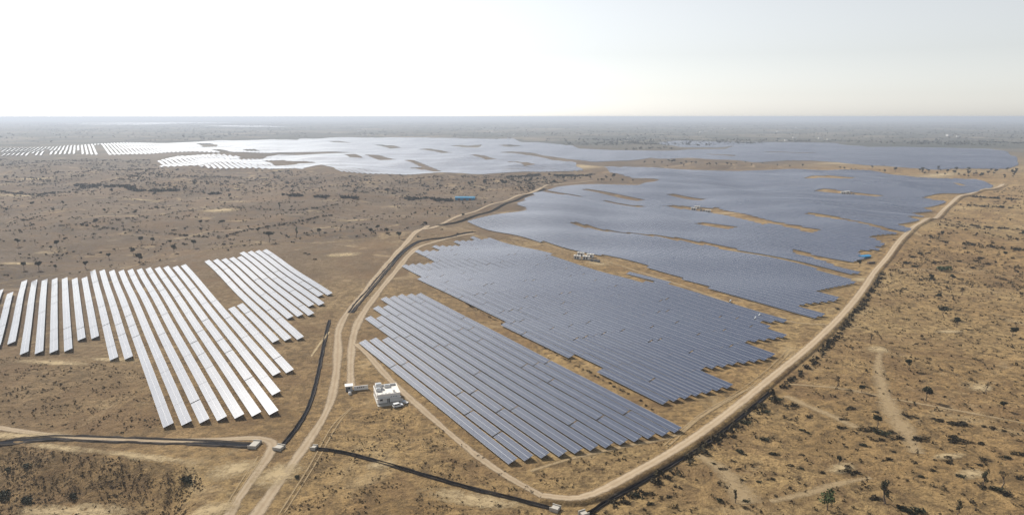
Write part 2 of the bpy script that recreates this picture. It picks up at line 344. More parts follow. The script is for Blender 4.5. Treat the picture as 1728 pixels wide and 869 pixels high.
for px, py, rx, ry, rt, lb in [(395, 792, 12, 9, .3, 'bare pale sand at the drain end'), (470, 800, 9, 13, -.5, 'bare sand beside the central road'), (800, 842, 22, 6, -.25, 'pale sand apron below the stone drain'),
        (250, 772, 26, 3.2, -.22, 'pale sand crest above the bank'), (105, 756, 22, 3, -.2, 'pale sand crest near the track'), (1455, 472, 16, 11, .3, 'sandy apron where the lane meets the perimeter road'),
        (90, 612, 26, 5, -.1, 'pale sand below the short rows'), (190, 607, 18, 4, -.1, 'pale sand under the row ends'), (370, 355, 36, 30, -.3, 'pale sandy clearing on the scrubland'), (580, 430, 22, 14, .2, 'pale hump of sand beside the road'),
        (40, 330, 70, 20, .1, 'pale field corner on the scrubland'), (985, 281, 70, 120, 0, 'sandy yard among the far arrays'), (1010, 445, 14, 9, -.6, 'sand pad round the inverter station'), (1230, 360, 40, 9, -.75, 'sand strip behind the middle station'),
        (1480, 590, 7, 8, 0, 'pale sand patch in the scrub'), (235, 337, 45, 9, 0, 'pale bare strip on the far scrubland'), (60, 302, 60, 22, 0, 'pale bare ground far left'), (420, 300, 110, 8, 0, 'thin pale strip before the far arrays'), (600, 372, 30, 7, .2, 'pale bare patch left of the central road'), (545, 385, 24, 5, .2, 'pale bare streak above the white rows'), (30, 445, 18, 8, .2, 'pale patch by the left edge above the white rows'), (1655, 655, 9, 5, .4, 'pale bare patch on the right scrub'), (1600, 560, 12, 4, .2, 'pale streak on the right scrub'), (1640, 800, 8, 4, .3, 'pale bare patch low on the right'), (1420, 790, 8, 4, .4, 'pale bare patch among the near bushes'), (1600, 770, 9, 3, .2, 'pale streak among the right bushes'), (1430, 275, 120, 90, .2, 'sandy ridge before the far arrays'), (1585, 296, 90, 40, .2, 'sandy bank by the far tree belt'), (1660, 316, 60, 26, .3, 'sandy end of the perimeter road'),
        (20, 735, 30, 4, 0, 'pale verge of the track'), (130, 862, 26, 6, 0, 'pale sand at the foot of the bank'), (360, 860, 10, 6, .5, 'pale scrape beside the track'), (640, 785, 8, 4, .4, 'pale scrape below the stone drain')]:
    patch('sand_patch', px, py, rx, ry, rt, lb)

# ---------------------------------------------------------------- stone-lined storm drains
def drain(px, width, label, hgt=.8, liner=True, wid_end=None):
    P = resample([G(*p) for p in px], 3.0)
    c = P[0]; root = empty('storm_drain', g3(c)); tag(root, label, 'drain')
    N, D = normals2(P); z0 = float(T(*c)); w = width/2
    def sweep(name, cross, m, jit=0):
        v = []; wj = 1+rng.normal(0, .10, len(P)) if jit else np.ones(len(P))
        for i, p in enumerate(P):
            for a, h in cross:
                q = p+N[i]*(a*w*(wj[i] if abs(a) > .7 else 1)); j = rng.normal(0, jit) if jit else 0
                v.append((q[0]-c[0], q[1]-c[1], float(T(*q))+h+j-z0))
        k = len(cross); f = [(i*k+j, (i+1)*k+j, (i+1)*k+j+1, i*k+j+1) for i in range(len(P)-1) for j in range(k-1)]
        meshobj(name, mesh(name, v, f, m, False), root)
    sweep('stone_bank', [(-1.25, -.05), (-.95, hgt), (-.75, hgt), (-.55, .18)], M['stone'], .09)
    sweep('channel_bed', [(-.56, .16), (-.3, .09), (.3, .09), (.56, .16)], M['liner'])
    sweep('stone_bank', [(.55, .18), (.75, hgt), (.95, hgt), (1.25, -.05)], M['stone'], .09)
    return root
drain([(-45, 757), (0, 748), (50, 742), (105, 739), (180, 741), (260, 744), (340, 747), (422, 752)], 4.4, 'black lined storm drain below the white rows on the left', .45)
drain([(556, 540), (549, 570), (541, 610), (531, 655), (517, 695), (495, 730), (474, 755)], 1.7, 'narrow stone storm drain beside the white rows', .5)
drain([(534, 758), (575, 763), (640, 780), (720, 803), (800, 826), (870, 843), (930, 858)], 1.5, 'dark stone storm drain crossing the brown ground below the control building', .6)
drain([(592, 528), (603, 512), (625, 488), (650, 458), (675, 430), (700, 411), (720, 405), (760, 400), (800, 391)], 3.8, 'wide dark storm drain between the two central tracks', .5)
drain([(738, 381), (780, 373), (820, 360), (865, 341), (920, 319)], 4.5, 'dark storm drain beside the far dirt road', .8)
drain([(992, 868), (1030, 843), (1075, 818), (1130, 787), (1180, 757), (1240, 712), (1300, 662)], 1.5, 'dark stone storm drain along the outer side of the perimeter road', .5)
def headwall(px, py, lx, ly, rz, label):
    lx, ly = lx*.8, ly*.8; c = G(px, py); r = empty('culvert', g3(c), rz); tag(r, label, 'culvert', 'concrete culverts at the drain ends')
    MB().box(-lx/2, lx/2, -ly/2, ly/2, -.3, .95, .05).build('slab', M['concrete'], r)
    MB().box(-lx/2-.25, lx/2+.25, -ly/2-.3, -ly/2-.02, -.3, 1.25).build('headwall', M['concrete'], r)
    MB().box(-lx/2-.25, lx/2+.25, ly/2+.02, ly/2+.3, -.3, 1.25).build('headwall', M['concrete'], r)
headwall(430, 752, 3.4, 5.6, -.1, 'pale concrete culvert at the end of the black lined drain')
headwall(471, 757, 3.6, 3.4, -.3, 'pale concrete culvert between the two tracks')
headwall(530, 757, 2.0, 2.6, -.2, 'small concrete culvert just right of the central road')
headwall(937, 860, 3.0, 2.6, -.5, 'pale concrete culvert at the bottom end of the stone drain')
headwall(985, 869, 2.6, 2.4, .5, 'pale concrete culvert cut by the bottom edge of the picture')

# ---------------------------------------------------------------- solar arrays
TL, TG, TW, TILT, ZLOW = 22.1, .45, 3.95, R(18), .82
CW, SW = TW*math.cos(TILT), TW*math.sin(TILT)
def table_mesh():
    v = []; f = []; uv = []; mi = []
    n = 22
    for i in range(n):                                    # 2 x 22 modules with open joints
        for j in range(2):
            x0, x1 = i*TL/n+.012, (i+1)*TL/n-.012; s0, s1 = j*TW/2+.012, (j+1)*TW/2-.012
            k = len(v)
            for zz in (0, -.04):
                for x, s in ((x0, s0), (x1, s0), (x1, s1), (x0, s1)):
                    v.append((x, -s*math.cos(TILT), ZLOW+s*math.sin(TILT)+zz)); uv.append((x/TL*n, s))
            f += [(k, k+3, k+2, k+1), (k+4, k+5, k+6, k+7), (k, k+1, k+5, k+4), (k+1, k+2, k+6, k+5), (k+2, k+3, k+7, k+6), (k+3, k, k+4, k+7)]
            mi += [0, 1, 2, 2, 2, 2]
    return mesh('panel_table', v, f, None, False, uv, [M['panel'], M['back'], M['steel']], mi)
def frame_mesh():
    b = MB()
    for k in range(7):
        x = 1.0+k*(TL-2)/6
        for s in (.75, 3.2):
            z = ZLOW+s*math.sin(TILT)-.16; y = -s*math.cos(TILT); b.box(x-.06, x+.06, y-.05, y+.05, -.6, z)
        s0, s1 = .3, 3.65
        b.poly([(x-.04, -s*math.cos(TILT), ZLOW+s*math.sin(TILT)-d) for s in (s0, s1) for d in (.16, .06)]+[(x+.04, -s*math.cos(TILT), ZLOW+s*math.sin(TILT)-d) for s in (s0, s1) for d in (.16, .06)],
               [(0, 1, 3, 2), (4, 6, 7, 5), (1, 5, 7, 3), (0, 2, 6, 4), (0, 4, 5, 1), (2, 3, 7, 6)])
    for s in (.55, 1.5, 2.45, 3.4):
        y = -s*math.cos(TILT); z = ZLOW+s*math.sin(TILT)-.052; b.box(.1, TL-.1, y-.03, y+.03, z-.06, z)
    return b.me('support_frame', M['steel'])
TABLE, FRAME = table_mesh(), frame_mesh()
NROWS = [0]
def row_name(): NROWS[0] += 1
def table_row(p, u, v, n, label, group, frames=True, cat='solar row'):
    """ p = near end (2d, middle of the row), u = unit heading, n tables running away from the viewer """
    o = g3(p); root = empty('solar_panel_row', o); tag(root, label, cat, group); NROWS[0] += 1; off = 0.0
    for i in range(n):
        off += .7 if rng.random() < .22 else .08; a = p+u*(i*TL+off); bb = a+u*TL
        za, zb = float(T(*a)), float(T(*bb)); st = rng.normal(0, .03)
        X = Vector((bb[0]-a[0], bb[1]-a[1], zb-za)).normalized(); Y = Vector((0, 0, 1)).cross(X).normalized(); Z = X.cross(Y)
        roll = Matrix.Rotation(rng.normal(0, R(.22)), 4, 'X')
        m = Matrix((X, Y, Z)).transposed().to_4x4(); lo = a-v*CW/2
        m = Matrix.Translation(Vector((lo[0], lo[1], za+st))-o) @ m @ roll
        t = meshobj('panel_table', TABLE, root); t.matrix_local = m
        if frames: meshobj('support_frame', FRAME, t)
    return root
def strip_rows(rows, th, step=16.0, wf=1.0):
    """ geometry of plain rows [(u0,u1,v)] as one vertex set, following the ground """
    u = np.array((math.sin(th), math.cos(th))); vv = np.array((math.cos(th), -math.sin(th)))
    V = []; F = []; UV = []; MI = []; base = 0
    for (u0, u1, v) in rows:
        k = max(2, int((u1-u0)/step)+1); s = np.linspace(u0, u1, k); c = s[:, None]*u+v*vv; z = T(c[:, 0], c[:, 1])
        lo = c-vv*CW/2*wf; hi = c+vv*CW/2*wf
        zl = .4*z+.6*T(lo[:, 0], lo[:, 1]); zh = .4*z+.6*T(hi[:, 0], hi[:, 1])
        A = np.column_stack([lo, zl+ZLOW]); B = np.column_stack([hi, zh+ZLOW+SW*wf]); B2 = B-[0, 0, .07]; A2 = A-[0, 0, .07]
        V.append(np.stack([A, B, B2, A2], 1).reshape(-1, 3)); UV.append(np.stack([np.column_stack([s, 0*s]), np.column_stack([s, 0*s+TW]), np.column_stack([s, 0*s+TW]), np.column_stack([s, 0*s])], 1).reshape(-1, 2))
        for i in range(k-1):
            a = base+i*4; b = a+4
            for q, (m0, m1) in enumerate(((0, 1), (1, 2), (2, 3), (3, 0))):
                F.append((a+m0, b+m0, b+m1, a+m1)[::-1]); MI.append((0, 2, 1, 2)[q])
        F.append((base, base+1, base+2, base+3)); e = base+(k-1)*4; F.append((e+3, e+2, e+1, e)); MI += [2, 2]
        base += 4*k
    return np.concatenate(V), F, np.concatenate(UV), MI
def strip_object(name, rows, th, step=16.0, wf=1.0):
    u = np.array((math.sin(th), math.cos(th))); vv = np.array((math.cos(th), -math.sin(th)))
    V, F, UV, MI = strip_rows(rows, th, step, wf); c = rows[0][0]*u+rows[0][2]*vv; o = g3(c)
    V = V-np.array(o)
    return meshobj(name, mesh(name, V, F, None, False, UV, [M['panel'], M['back'], M['steel']], MI), loc=o)
def uvframe(th): return np.array((math.sin(th), math.cos(th))), np.array((math.cos(th), -math.sin(th)))
def fill(polys, th, pitch, gaps=(), v0=None, minlen=18):
    """ rows of a block: even-odd clip of the row lines by the outlines, minus gap strips """
    u, v = uvframe(th); PP = [np.array([(g @ u, g @ v) for g in (G(*p) for p in poly)]) for poly in polys]
    GP = []
    for a, b, wd in gaps:
        ga, gb = G(*a), G(*b); GP.append((min(ga @ u, gb @ u), max(ga @ u, gb @ u), ga @ u, ga @ v, gb @ u, gb @ v, wd))
    lo = min(p[:, 1].min() for p in PP); hi = max(p[:, 1].max() for p in PP); out = []
    vv = lo+pitch*.5 if v0 is None else v0+math.ceil((lo-v0)/pitch)*pitch
    while vv < hi:
        xs = []
        for p in PP:
            for i in range(len(p)):
                (u0, a), (u1, b) = p[i-1], p[i]
                if (a <= vv) != (b <= vv): xs.append(u0+(vv-a)/(b-a)*(u1-u0))
        xs.sort(); iv = [(xs[i], xs[i+1]) for i in range(0, len(xs)-1, 2)]
        for lo_, hi_, ua, va, ub, vb, wd in GP:
            new = []
            for s, e in iv:
                # part of this row inside the gap strip
                if abs(vb-va) < 1e-6: vb = va+1e-6
                ts = [((vv-wd/2)-va)/(vb-va), ((vv+wd/2)-va)/(vb-va)]; ts.sort(); t0, t1 = max(0, ts[0]), min(1, ts[1])
                if t0 >= t1: new.append((s, e)); continue
                c0, c1 = sorted((ua+(ub-ua)*t0, ua+(ub-ua)*t1))
                if s < c0: new.append((s, min(e, c0)))
                if e > c1: new.append((max(s, c1), e))
            iv = new
        out += [(s, e, vv) for s, e in iv if e-s > minlen]; vv += pitch
    return out

# --- left block: white rows, far end and near end of each row as (u, u)
THL = R(-33.2)
z4 = lambda x, y: (x/4.574, 440+y/4.574)
z5 = lambda x, y: (220+x/3.95, 400+y/3.95)
z6 = lambda x, y: (220+x/4.139, 580+y/4.139)
LEFT = [(z4(-78, 260), z4(-330, 735)), (z4(2, 258), z4(-215, 735)), (z4(76, 250), z4(-70, 690)),
 (z4(160, 178), z4(60, 658)), (z4(238, 172), z4(158, 738)), (z4(318, 172), z4(272, 732)), (z4(397, 168), z4(385, 725)), (z4(476, 164), z4(497, 712)),
 (z4(554, 158), z4(597, 628)), (z4(632, 153), z4(700, 618)), (z4(697, 100), z4(848, 780)), (z4(768, 95), z4(960, 778)), (z4(840, 86), z6(232, 600)),
 (z4(912, 78), z6(362, 588)), (z4(980, 70), z6(488, 568)), (z4(1050, 66), z6(612, 550)), (z4(1118, 58), z6(735, 535)), (z4(1190, 50), z6(855, 520)),
 (z4(1255, 42), z6(972, 510)), (z4(1323, 35), z6(985, 372)), (z4(1392, 32), z6(990, 236)), (z5(630, 470), z6(1090, 215)), (z5(697, 460), z5(950, 712)),
 (z5(503, 175), z5(1035, 700)), (z5(557, 165), z5(1118, 692)), (z5(612, 160), z5(1040, 555)), (z5(667, 155), z5(1095, 543)), (z5(722, 150), z5(1172, 535)),
 (z5(735, 115), z5(1185, 473)), (z5(787, 103), z5(1238, 467)), (z5(840, 98), z5(1235, 408)), (z5(888, 93), z5(1285, 400))]
uL, vL = uvframe(THL)
dat = [(G(*n) @ uL, G(*f) @ uL, (G(*n) @ vL+G(*f) @ vL)/2) for f, n in LEFT]
k = np.arange(len(dat)); sl_, ic_ = np.polyfit(k[3:], [d[2] for d in dat[3:]], 1)
for i, (un, uf, _) in enumerate(dat):
    n = max(1, round((uf-un)/(TL+TG))); p = uL*un+vL*(ic_+sl_*i+CW/2)
    j = len(dat)-i
    table_row(p, uL, vL, n, 'white glaring solar panel row, %s from the right in the block left of the road' % ordn(j), 'white solar rows left of the road')
# --- right front block: twelve rows beside the control building
THA = R(-31.7); uA, vA = uvframe(THA)
z2 = lambda x, y: (840+x/4.159, 660+y/4.159)
z3 = lambda x, y: (580+x/4.344, 460+y/4.344)
An = [(92, 522), (205, 505), (312, 490), (425, 475), (532, 455), (640, 435), (748, 415), (850, 393), (950, 372), (1045, 350), (1145, 332), (1245, 310)]
Af = [(128, 540), (215, 522), (300, 510), (148, 345), (218, 330), (190, 262), (265, 250), (232, 185), (300, 172), (372, 170), (455, 160), (510, 150)]
dat = [(G(*z2(*a)) @ uA, G(*z3(*b)) @ uA, (G(*z2(*a)) @ vA+G(*z3(*b)) @ vA)/2) for a, b in zip(An, Af)]
sA, iA = np.polyfit(np.arange(12), [d[2] for d in dat], 1)
for i, (un, uf, _) in enumerate(dat):
    n = round((uf-un)/(TL+TG)); p = uA*un+vA*(iA+sA*i+CW/2)
    table_row(p, uA, vA, n, 'blue-grey solar panel row, %s out from the control building' % ordn(i+1), 'solar rows beside the control building')
# --- middle block
zB = lambda x, y: (560+x/3.342, 380+y/3.342)
z7 = lambda x, y: (1000+x/2.716, 400+y/2.716)
polyB = [zB(440, 297), zB(500, 284), zB(385, 234), zB(572, 214), zB(458, 154), zB(585, 128), zB(550, 110), zB(770, 90), zB(735, 74), zB(860, 58), zB(1160, 132), zB(1290, 188), z7(0, 140),
         z7(130, 148), z7(640, 302), z7(905, 385), z7(755, 398), z7(885, 467), z7(703, 492), z7(840, 562), z7(503, 617), z7(650, 692), z7(310, 777), z7(0, 601), zB(985, 592), zB(1010, 572), zB(870, 492), zB(640, 392)]
holeB = [(1012, 459), (1042, 456), (1106, 479), (1090, 483)]
NE_ = range(10, 16)
polyB = [(p[0], p[1]+4) if i in NE_ else (p[0], p[1]+2.5) if i in range(0, 10) else p for i, p in enumerate(polyB)]
rowsB = fill([polyB, holeB], THA, 6.15)
def lane_words(n): return ordn(n)
vs = sorted({r[2] for r in rowsB}); idx = {v: i+1 for i, v in enumerate(vs)}; seenB = {}
for (s, e, v) in rowsB:
    n = max(1, round((e-s)/(TL+TG))); seenB[v] = seenB.get(v, 0)+1
    part_ = '' if seenB[v] == 1 else ', beyond the bare strip'
    table_row(uA*s+vA*v, uA, vA, n, 'solar panel row, %s from the near edge in the middle block%s' % (ordn(idx[v]), part_), 'solar rows of the middle block', frames=False)
# --- far block beyond the sandy lane
zC = lambda x, y: (860+x/5.08, 290+y/5.08)
zD = lambda x, y: (1380+x/4.345, 280+y/4.345)
zE = lambda x, y: (1120+x/4.8, 280+y/4.8)
polyC = [(785, 376), (800, 372), (826, 366), (877, 359), (892, 355), (871, 345), (889, 340), (884, 337), (905, 331), (899, 327), (922, 323), (940, 317), (970, 314), (1000, 313), (1078, 314), (1100, 309), (1114, 304), (1090, 302), (1061, 300), (1030, 292), (1020, 284),
         (1051, 282), (1089, 283), (1145, 286.5), (1187, 289), (1249, 290), (1307, 288), (1370, 288), (1411, 288), (1469, 289), (1486, 292), (1511, 297), (1546, 300.5), (1600, 302.5), (1645, 303),
         (1676, 315), (1658, 320), (1650, 325), zD(1070, 206), zD(760, 241), zD(950, 270), zD(730, 312), zD(850, 336), zD(680, 351), zD(780, 373), zD(640, 379), zD(745, 406), zD(555, 438), zD(690, 476), zD(600, 506), zD(370, 526), zD(440, 556), zD(500, 595), zD(410, 600), zD(480, 622),
         zD(285, 632), zD(340, 690), zD(260, 712), zE(1040, 684), zE(1040, 716), zE(1280, 780), zE(1400, 830), zD(310, 797), zD(150, 803), z7(1205, 217), z7(1025, 255), z7(1140, 297), z7(940, 320), z7(1060, 367), z7(1020, 378),
         z7(600, 262), z7(400, 192), z7(200, 122), z7(0, 80), (860, 397)]
gapsC = [((965, 377), (1196, 415), 11), ((1196, 415), (1416, 465), 8), ((919, 324), (984, 334), 11), ((986, 320.5), (1082, 340), 13), ((1017, 340), (1084, 351), 10), ((1129, 329), (1187, 339), 14), ((1128, 348.5), (1205, 356), 18), ((1195, 355), (1300, 379), 22), ((1290, 375), (1377, 393), 11), ((1178, 378), (1237, 387), 9),
         ((1363, 361), (1420, 372), 9), ((1400, 367), (1500, 390), 11), ((1380, 321.5), (1485, 333), 24), ((1362, 300), (1440, 302), 26), ((1600, 308), (1660, 318), 14)]
THC = R(-31.9); uC, vC = uvframe(THC)
rowsC = fill([polyC], THC, 6.15, [(a, b, w_+5) for a, b, w_ in gapsC])
print('rows L/A/B/C', len(LEFT), 12, len(rowsB), len(rowsC))
vs = sorted({r[2] for r in rowsC}); idx = {v: i+1 for i, v in enumerate(vs)}; cnt = {}; tot = {}
for r in rowsC: tot[r[2]] = tot.get(r[2], 0)+1
BIG = sorted(rowsC, key=lambda r: -(r[1]-r[0])/max(60, np.hypot(*(uC*(r[0]+r[1])/2+vC*r[2]))**2))
quota = 300-NROWS[0]; single = set(BIG[:quota]); rest = [r for r in rowsC if r not in single]
for r in rowsC:
    if r not in single: continue
    cnt[r[2]] = cnt.get(r[2], 0)+1
    o = strip_object('solar_panel_row', [r], THC, 14)
    w_ = '' if tot[r[2]] == 1 else ', %s piece from the perimeter road' % ordn(cnt[r[2]])
    tag(o, 'dark blue solar panel row, %s beyond the sandy lane%s' % (ordn(idx[r[2]]), w_), 'solar row', 'solar rows of the big far block')
if rest:
    o = strip_object('solar_rows_beyond', rest, THC, 20); tag(o, 'mass of further solar rows at the far end of the big block', 'solar field', kind='stuff')
# --- distant fields, rows too fine to tell apart
def zF(x, y): return (x/4.8, 190+y/4.8)
polyD = [(0, 265), (50, 264), (51, 252), (55, 263), (72, 263), (78, 250), (83, 262), (130, 261), (134, 248), (137, 261), (172, 262.5), (160, 246), (168, 244), (180, 262.5), (200, 262), (250, 261), (282, 258.5), (320, 257), (380, 258), (470, 258), (545, 257), (640, 258.5), (545, 260.5), (470, 262), (452, 265), (440, 270), (408, 270), (400, 265), (352, 262), (300, 264), (280, 269), (264.6, 273.3), (273, 282.5), (354, 284.8), (430, 284.8), (500, 285), (525, 287), (561, 289.5), (611, 294), (680, 296), (770, 294), (826, 294), (861, 292), (888, 290.5), (951, 290), (985, 288.5),
         (972, 282), (972, 276), (930, 271), (905, 265), (842, 258), (860, 256.5), (905, 260), (960, 270), (1000, 274), (1060, 272), (1099, 267), (1124, 269.5), (1249, 273), (1330, 271.5), (1370, 272), (1411, 274.5), (1469, 280), (1535, 284.5), (1598, 286), (1701, 285.5), (1718, 280), (1716, 267), (1701, 258), (1670, 252), (1569, 250), (1463, 249), (1411, 242), (1370, 241.5), (1241, 240), (1155, 238.3), (1112, 241.3), (1135, 246), (1150, 249), (1210, 250), (1245, 247), (1225, 252), (1150, 254.5), (1040, 254.6), (976, 251.5), (951, 245), (919, 242), (880, 241), (867, 235), (784, 234.8), (722, 232.7), (673, 232.7), (617, 233), (507, 235), (502, 237), (423, 237.5), (340, 240), (250, 242), (170, 243), (100, 248), (0, 250)]
gapsD = [((345, 243), (356, 249), 60), ((362, 253), (398, 260), 40), ((420, 253), (428, 256), 45), ((460, 272), (485, 280), 60), ((500, 273), (516, 277), 60), ((526, 282), (550, 289), 50), ((560, 239), (590, 242), 60), ((590, 261), (602, 267), 40), ((628, 262), (655, 271), 50), ((637, 245), (668, 251), 50), ((685, 271), (780, 294), 22), ((700, 284), (730, 288), 30), ((715, 252), (755, 259), 45), ((788, 250), (798, 246), 90), ((795, 262), (830, 270), 40), ((862, 273), (895, 280), 32), ((770, 246), (785, 248), 60), ((850, 245), (870, 248), 70), ((1290, 257), (1380, 258.5), 50), ((1190, 261), (1240, 264), 30)]
def cutx(rows, xcut, left, step=30.0):
    out = []
    for (s0, s1, v_) in rows:
        ss = np.linspace(s0, s1, max(3, int((s1-s0)/step))); c = ss[:, None]*uC+v_*vC
        fw = c[:, 1]*math.cos(PITCH)+CAM_H*math.sin(PITCH); k_ = (PW/2+FPX*c[:, 0]/fw < xcut) == left
        i0 = None
        for i_, kk in enumerate(list(k_)+[False]):
            if kk and i0 is None: i0 = i_
            if not kk and i0 is not None:
                if ss[i_-1]-ss[i0] > 25: out.append((ss[i0], ss[i_-1], v_))
                i0 = None
    return out
rowsD = cutx(fill([polyD], THC, 7.4, gapsD, minlen=25), 452, False)
rowsDl = cutx(fill([polyD], THC, 12.5, gapsD, minlen=25), 470, True)
o = strip_object('solar_field', rowsDl, THC, 45, 1.7); tag(o, 'distant field of wide-set white solar stripes far out on the left', 'solar field', kind='stuff')
print('rows D', len(rowsD))
o = strip_object('solar_field', rowsD, THC, 45); tag(o, 'wide distant solar fields gleaming white under the haze', 'solar field', kind='stuff')
polyH = [(30, 209.5), (150, 211), (230, 211.2), (300, 209), (400, 207.6), (300, 207), (180, 206.6), (60, 208)]
polyH2 = [(345, 213), (420, 214.5), (490, 214.6), (440, 212.8), (380, 212.3)]
rowsH = fill([polyH], THC, 14, minlen=60)+fill([polyH2], THC, 14, minlen=60)
if rowsH:
    o = strip_object('solar_field', rowsH, THC, 400); tag(o, 'thin bright solar fields near the horizon on the left', 'solar field', kind='stuff')

# ---------------------------------------------------------------- control building and its yard
def at(px, py, rz, name, label, cat, group=None):
    r = empty(name, g3(G(px, py)), rz); return tag(r, label, cat, group)
bd = at(637, 682.5, R(19), 'control_building', 'white flat-roofed control building with parapet beside the solar rows', 'building')
BW, BD, BH = 9.8, 11.0, 3.4
MB().box(0, BW, 0, BD, -.3, BH).build('wall', M['white'], bd)
MB().box(-.25, BW+.25, -.25, BD+.25, -.4, .45).build('plinth', M['concrete'], bd)
rf = MB().box(.12, BW-.12, .12, BD-.12, BH+.003, BH+.12).build('roof', M['roof'], bd)
for x0, x1, y0, y1 in ((-.1, BW+.1, -.1, .16), (-.1, BW+.1, BD-.16, BD+.1), (-.1, .16, .163, BD-.163), (BW-.16, BW+.1, .163, BD-.163)):
    MB().box(x0, x1, y0, y1, BH+.005, BH+1.0).build('parapet', M['white'], bd)
MB().box(-.35, BW+.35, -1.0, -.103, BH-.75, BH-.6).build('sunshade', M['white'], bd)
def window(x, y, w_, h_, z, axis, parent, name='window'):
    b = MB(); f = MB()
    if axis == 'x': b.box(x, x+w_, y-.05, y+.05, z, z+h_); f.box(x-.12, x+w_+.12, y-.16, y-.06, z-.16, z-.04)
    else: b.box(x-.05, x+.05, y, y+w_, z, z+h_); f.box(x-.16, x-.06, y-.12, y+w_+.12, z-.16, z-.04)
    o = b.build(name, M['shade'], parent); f.build('sill', M['concrete'], o); return o
window(1.2, 0, 1.1, 1.2, 1.5, 'x', bd)
window(4.2, 0, 1.1, 2.2, .5, 'x', bd, 'door')
for x in (5.8, 6.8, 7.8): window(x, 0, .55, .5, 2.5, 'x', bd)
for y in (1.5, 4.6, 8.0): window(0, y, 1.1, 1.2, 1.6, 'y', bd)
for x, y, a, b_, h_ in ((.6, 8.2, 2.6, 2.4, 2.1), (.5, 5.6, 1.9, 1.7, 1.2), (4.4, 9.0, 2.6, 1.6, 1.0)):
    u_ = MB().box(x, x+a, y, y+b_, BH+.125, BH+.125+h_).build('roof_room', M['white'], bd)
    MB().box(x+.15, x+a-.15, y+.15, y+b_-.15, BH+.127+h_, BH+.35+h_, .1).build('roof_slab', M['greymetal'], u_)
MB().tube([(7.7, 3.6, BH+.12), (7.7, 3.6, BH+1.1)], [.55, .5], 12).build('water_tank', M['white'], bd)
for k_ in range(3): MB().box(2+k_*1.5, 2.9+k_*1.5, 1.0, 1.5, BH+.125, BH+.8).build('air_conditioner', M['greymetal'], bd)
MB().box(-.2, BW+.5, -2.6, -.26, -.3, .28).build('veranda', M['concrete'], bd)
for x in (.1, 4.4, BW): MB().box(x, x+.16, -.98, -.82, .285, BH-.755).build('column', M['white'], bd)
gh = at(583.5, 661, R(15), 'guard_hut', 'small grey guard hut at the road side left of the control building', 'hut')
MB().box(0, 3.0, 0, 2.6, -.3, 2.5).build('wall', M['greymetal'], gh); MB().box(-.3, 3.3, -.4, 2.9, 2.505, 2.7).build('roof', M['white'], gh)
window(1.1, 0, .9, .9, 1.1, 'x', gh); MB().box(.2, .9, -.06, .05, 0, 2.0).build('door', M['darkmetal'], gh)
yw = at(597, 659, R(18), 'yard_wall', 'low white yard wall with four dark openings joining hut and building', 'wall')
MB().box(0, 6.4, 0, .3, -.3, 2.0).build('wall', M['white'], yw)
for k_ in range(4): MB().box(1.6+k_*.85, 2.05+k_*.85, -.03, .1, 1.0, 1.5).build('opening', M['shade'], yw)
dr = at(590.5, 665.5, 0, 'water_drum', 'shiny white round water drum before the guard hut', 'drum')
MB().tube([(0, 0, 0), (0, 0, .15), (0, 0, 1.0), (0, 0, 1.25), (0, 0, 1.35)], [.6, .72, .72, .5, .2], 14).build('tank', M['white'], dr, True)
MB().tube([(0, 0, 1.35), (0, 0, 1.45)], [.2, .2], 8).build('lid', M['greymetal'], dr)
for q, (px, py) in enumerate(((677, 676), (682, 678.5), (686, 680))):
    pl = at(px, py, R(25+20*q), 'pallet', ['stack of pale crates by the building corner, nearest its wall', 'middle stack of pale crates by the building corner', 'stack of pale crates by the building corner, farthest out'][q], 'pallet', 'pallets by the control building')
    MB().box(-.9, .9, -.7, .7, 0, .16).build('base', M['bark'], pl); MB().box(-.8, .8, -.6, .6, .165, .9-.2*q).build('crate', M['white'], pl)
    MB().box(-.82, .82, -.1, .1, .168, .94-.2*q).build('strap', M['bluetarp'] if q == 1 else M['greymetal'], pl)
